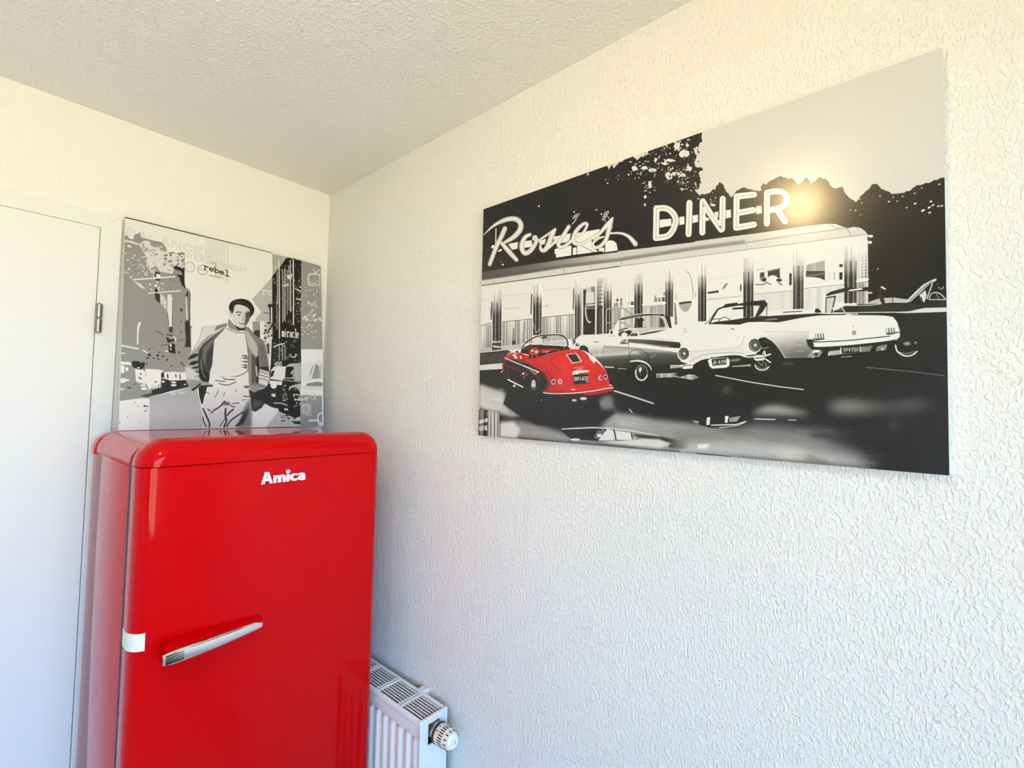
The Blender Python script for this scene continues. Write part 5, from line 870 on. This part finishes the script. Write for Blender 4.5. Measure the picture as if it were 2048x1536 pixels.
# fluted front panel
bm = bmesh.new(); pts = []; pitch = .0332; yc = RY0+.0255
prof_ = [(RY0+.002, RX0+.002)]
k = 0
while yc+k*pitch < RY1:
    y = yc+k*pitch
    prof_ += [(y-.0125, RX0+.0125), (y-.0080, RX0+.0045), (y-.0035, RX0+.0025), (y+.0035, RX0+.0025), (y+.0080, RX0+.0045), (y+.0125, RX0+.0125)]; k += 1
prof_ += [(RY1, RX0+.0125)]
ztop = .692
front = [(x, y) for y, x in prof_]
vb = [bm.verts.new((x, y, RZB+.04)) for x, y in front]; vt = [bm.verts.new((x, y, ztop-.012)) for x, y in front]; vt2 = [bm.verts.new((RX0+.0125 if 0 < j else x, y, ztop)) for j, (x, y) in enumerate(front)]
for A_, B_ in ((vb, vt), (vt, vt2)):
    for j in range(len(front)-1): bm.faces.new((A_[j], A_[j+1], B_[j+1], B_[j]))
obj('front_panel', bm, M_rad, rad, 50)
bm = bmesh.new(); box(bm, RX0+.0115, RX0+.030, RY0+.006, RY1, RZB, ztop+.01); obj('water_channel', bm, M_rad, rad)
obj('top_rail', nbox(RX0+.0045, RX0+.014, RY0+.0035, RY1, ztop-.003, RZ-.006, .003), M_rad, rad, 40)
obj('rear_panel', nbox(RX1-.018, RX1-.004, RY0+.006, RY1, RZB, RZ-.017, .003), M_radshade, rad)
obj('convector', nbox(RX0+.0315, RX1-.019, RY0+.034, RY1, RZB+.05, RZ-.016), M_radshade, rad)
obj('inner_shade', nbox(RX0+.0145, RX0+.0312, RY0+.034, RY1, ztop+.0105, RZ-.016), M_radshade, rad)  # dark filler under the grille, painted shade for the gaps
# top grille: edge rails, cross bars and slats, each its own piece
obj('grille_rail', nbox(RX0+.001, RX0+.011, RY0+.002, RY1, RZ-.016, RZ, .003), M_rad, rad, 40)
obj('grille_rail', nbox(RX1-.010, RX1, RY0+.002, RY1, RZ-.010, RZ, .003), M_rad, rad, 40)
bars = [RY0+.0995, RY0+.2, RY0+.30, RY0+.40, RY0+.50]
edges = [RY0+.010]+bars+[RY1]
xs = np.linspace(RX0+.0185, RX1-.0165, 7)
for b_ in bars:
    for s in (-.0050, .0050): obj('grille_cross_bar', nbox(RX0+.010, RX1-.009, b_+s-.0030, b_+s+.0030, RZ-.006, RZ-.0002, .001), M_rad, rad)
mesh_slat = {}
for a, c in zip(edges, edges[1:]):
    for x in xs:
        key = round(c-a, 4)
        if key not in mesh_slat:
            o = obj('grille_slat', nbox(-.0019, .0019, -(c-a)/2+.004, (c-a)/2-.004, -.0035, 0, .0008), M_rad, rad); mesh_slat[key] = o.data
        else:
            o = bpy.data.objects.new('grille_slat', mesh_slat[key]); COL.objects.link(o); o.parent = rad; o.matrix_parent_inverse = rad.matrix_world.inverted()
        o.location = (x, (a+c)/2, RZ-.0012)
# end cover with the valve cut-out
VX, VZ = -.0565, .6985
outer = [(RX0, RZB), (RX1, RZB), (RX1, RZ-.004), (RX0, RZ-.004)]
hole = [(-.080, .672), (-.076, .670), (-.050, .670), (-.044, .676), (-.044, .722), (-.080, .722)]
obj('end_cover', prism(bmesh.new(), outer, lambda u, v, d: (u, d, v), RY0, RY0+.004, [hole]), M_rad, rad)
obj('end_cover_lip', nbox(RX0-.001, RX1+.001, RY0-.001, RY0+.010, RZ-.007, RZ+.0006, .0025), M_rad, rad, 40)
obj('valve_recess_shade', nbox(-.088, -.044, RY0+.030, RY0+.032, .658, .726), M_radshade, rad)  # dark plate behind the cut-out, coloured as its shade
obj('wall_bracket', nbox(RX1-.002, -.0008, -.664, -.640, RZ-.020, RZ+.004, .002), M_rad, rad)
# thermostatic valve
AX = (0, -1, 0); VO = (VX, RY0+.03, VZ)
val = obj('valve_body', lathe(bmesh.new(), [(.012, 0), (.012, .018), (.018, .020), (.0205, .023), (.0205, .041), (.018, .043)], VO, AX, 24), M_nickel, rad, 35)
obj('valve_collar', lathe(bmesh.new(), [(.021, .043), (.0255, .0435), (.0258, .050), (.0245, .0505)], VO, AX, 36), M_black, rad, 35)
head_prof = [(.0235, .050), (.0246, .0505), (.0250, .0600), (.0252, .0615), (.0246, .0625), (.0242, .078), (.0236, .0795), (.0232, .081), (.0215, .0885), (.0185, .0945)]
hd = obj('thermostat_head', lathe(bmesh.new(), head_prof, VO, AX, 48), M_cream, rad, 30)
obj('thermostat_cap', lathe(bmesh.new(), [(.0186, .0940), (.0165, .0975), (.0135, .0995), (.0132, .0990)], VO, AX, 40), M_capw, hd, 30)
def on_head(ang, d, r, w, l, h, m, name):
    """small raised/dark mark on the head; ang about the axis (0 = up, + towards the room)"""
    bm = nbox(-w/2, w/2, -l/2, l/2, -h/2, h/2)
    n = Vector((-math.sin(ang), 0, math.cos(ang))); t = Vector((math.cos(ang), 0, math.sin(ang)))
    M_ = Matrix((t, Vector((0, 1, 0)), n)).transposed().to_4x4(); M_.translation = Vector(VO)+Vector((0, -d, 0))+n*r
    bmesh.ops.transform(bm, matrix=M_, verts=bm.verts); return obj(name, bm, m, hd)
for k in range(26):
    a = 2*math.pi*k/26; on_head(a, .0705, .0241, .0026, .0145, .0010, M_black, 'vent_slot')
for k in range(13):
    a = 2*math.pi*k/13+.1; on_head(a, .0862, .02195, .0024, .0090, .0014, M_black, 'vent_slot')
def numeral(ch, ang):
    for g in Paint.GL[ch]:
        for (a0, b0), (a1, b1) in zip(g, g[1:]):
            L_ = math.hypot((a1-a0)*.0034, (b1-b0)*.0056)
            if L_ < 1e-6: continue
            bm = nbox(-.0004, .0004, -L_/2-.0003, L_/2+.0003, -.0003, .0003)
            # local plane: u around the rim, v along the axis
            u, v = ((a0+a1)/2-.5)*.0034, ((b0+b1)/2-.5)*.0056
            rot = math.atan2((a1-a0)*.0034, -(b1-b0)*.0056)
            aa = ang-u/.0249; n = Vector((-math.sin(aa), 0, math.cos(aa))); t = Vector((math.cos(aa), 0, math.sin(aa))); y = Vector((0, 1, 0))
            ex = t*math.cos(rot)-y*math.sin(rot); ey = t*math.sin(rot)+y*math.cos(rot)
            M_ = Matrix((ex, ey, n)).transposed().to_4x4(); M_.translation = Vector(VO)+Vector((0, -.0552-v, 0))+n*.0249
            bmesh.ops.transform(bm, matrix=M_, verts=bm.verts); obj('dial_mark', bm, M_black, hd)
for ch, an in (('2', -.15), ('3', .32), ('4', .80)): numeral(ch, an)
obj('cap_mark', nbox(VX-.0006+.004, VX+.0006+.004, VO[1]-.0999, VO[1]-.0985, VZ-.006, VZ+.004), mat('blue_grey_mark', (.25, .27, .45), .5), hd)

# ---------------------------------------------------------------- ceiling lamp (above the photographer)
M_glow = bpy.data.materials.new('lamp_glow'); M_glow.use_nodes = True; nt = M_glow.node_tree; nt.nodes.remove(nt.nodes['Principled BSDF'])
em = nt.nodes.new('ShaderNodeEmission'); em.inputs['Color'].default_value = (1.0, .73, .36, 1); em.inputs['Strength'].default_value = LAMP_STRENGTH; nt.links.new(em.outputs[0], nt.nodes['Material Output'].inputs['Surface'])
lamp = thing('ceiling_lamp', (LAMP[0], LAMP[1], ZC), 'warm round glass ceiling lamp above the photographer', 'lamp')
obj('lamp_base', lathe(bmesh.new(), [(.05, 0), (.05, -.02), (.035, -.03)], (LAMP[0], LAMP[1], ZC), (0, 0, 1), 32), M_white, lamp, 40)
obj('lamp_globe', lathe(bmesh.new(), [(.04*math.sin(t), -.04*math.cos(t)) for t in np.linspace(0.02, math.pi-.02, 20)], LAMP, (0, 0, 1), 32), M_glow, lamp, True)
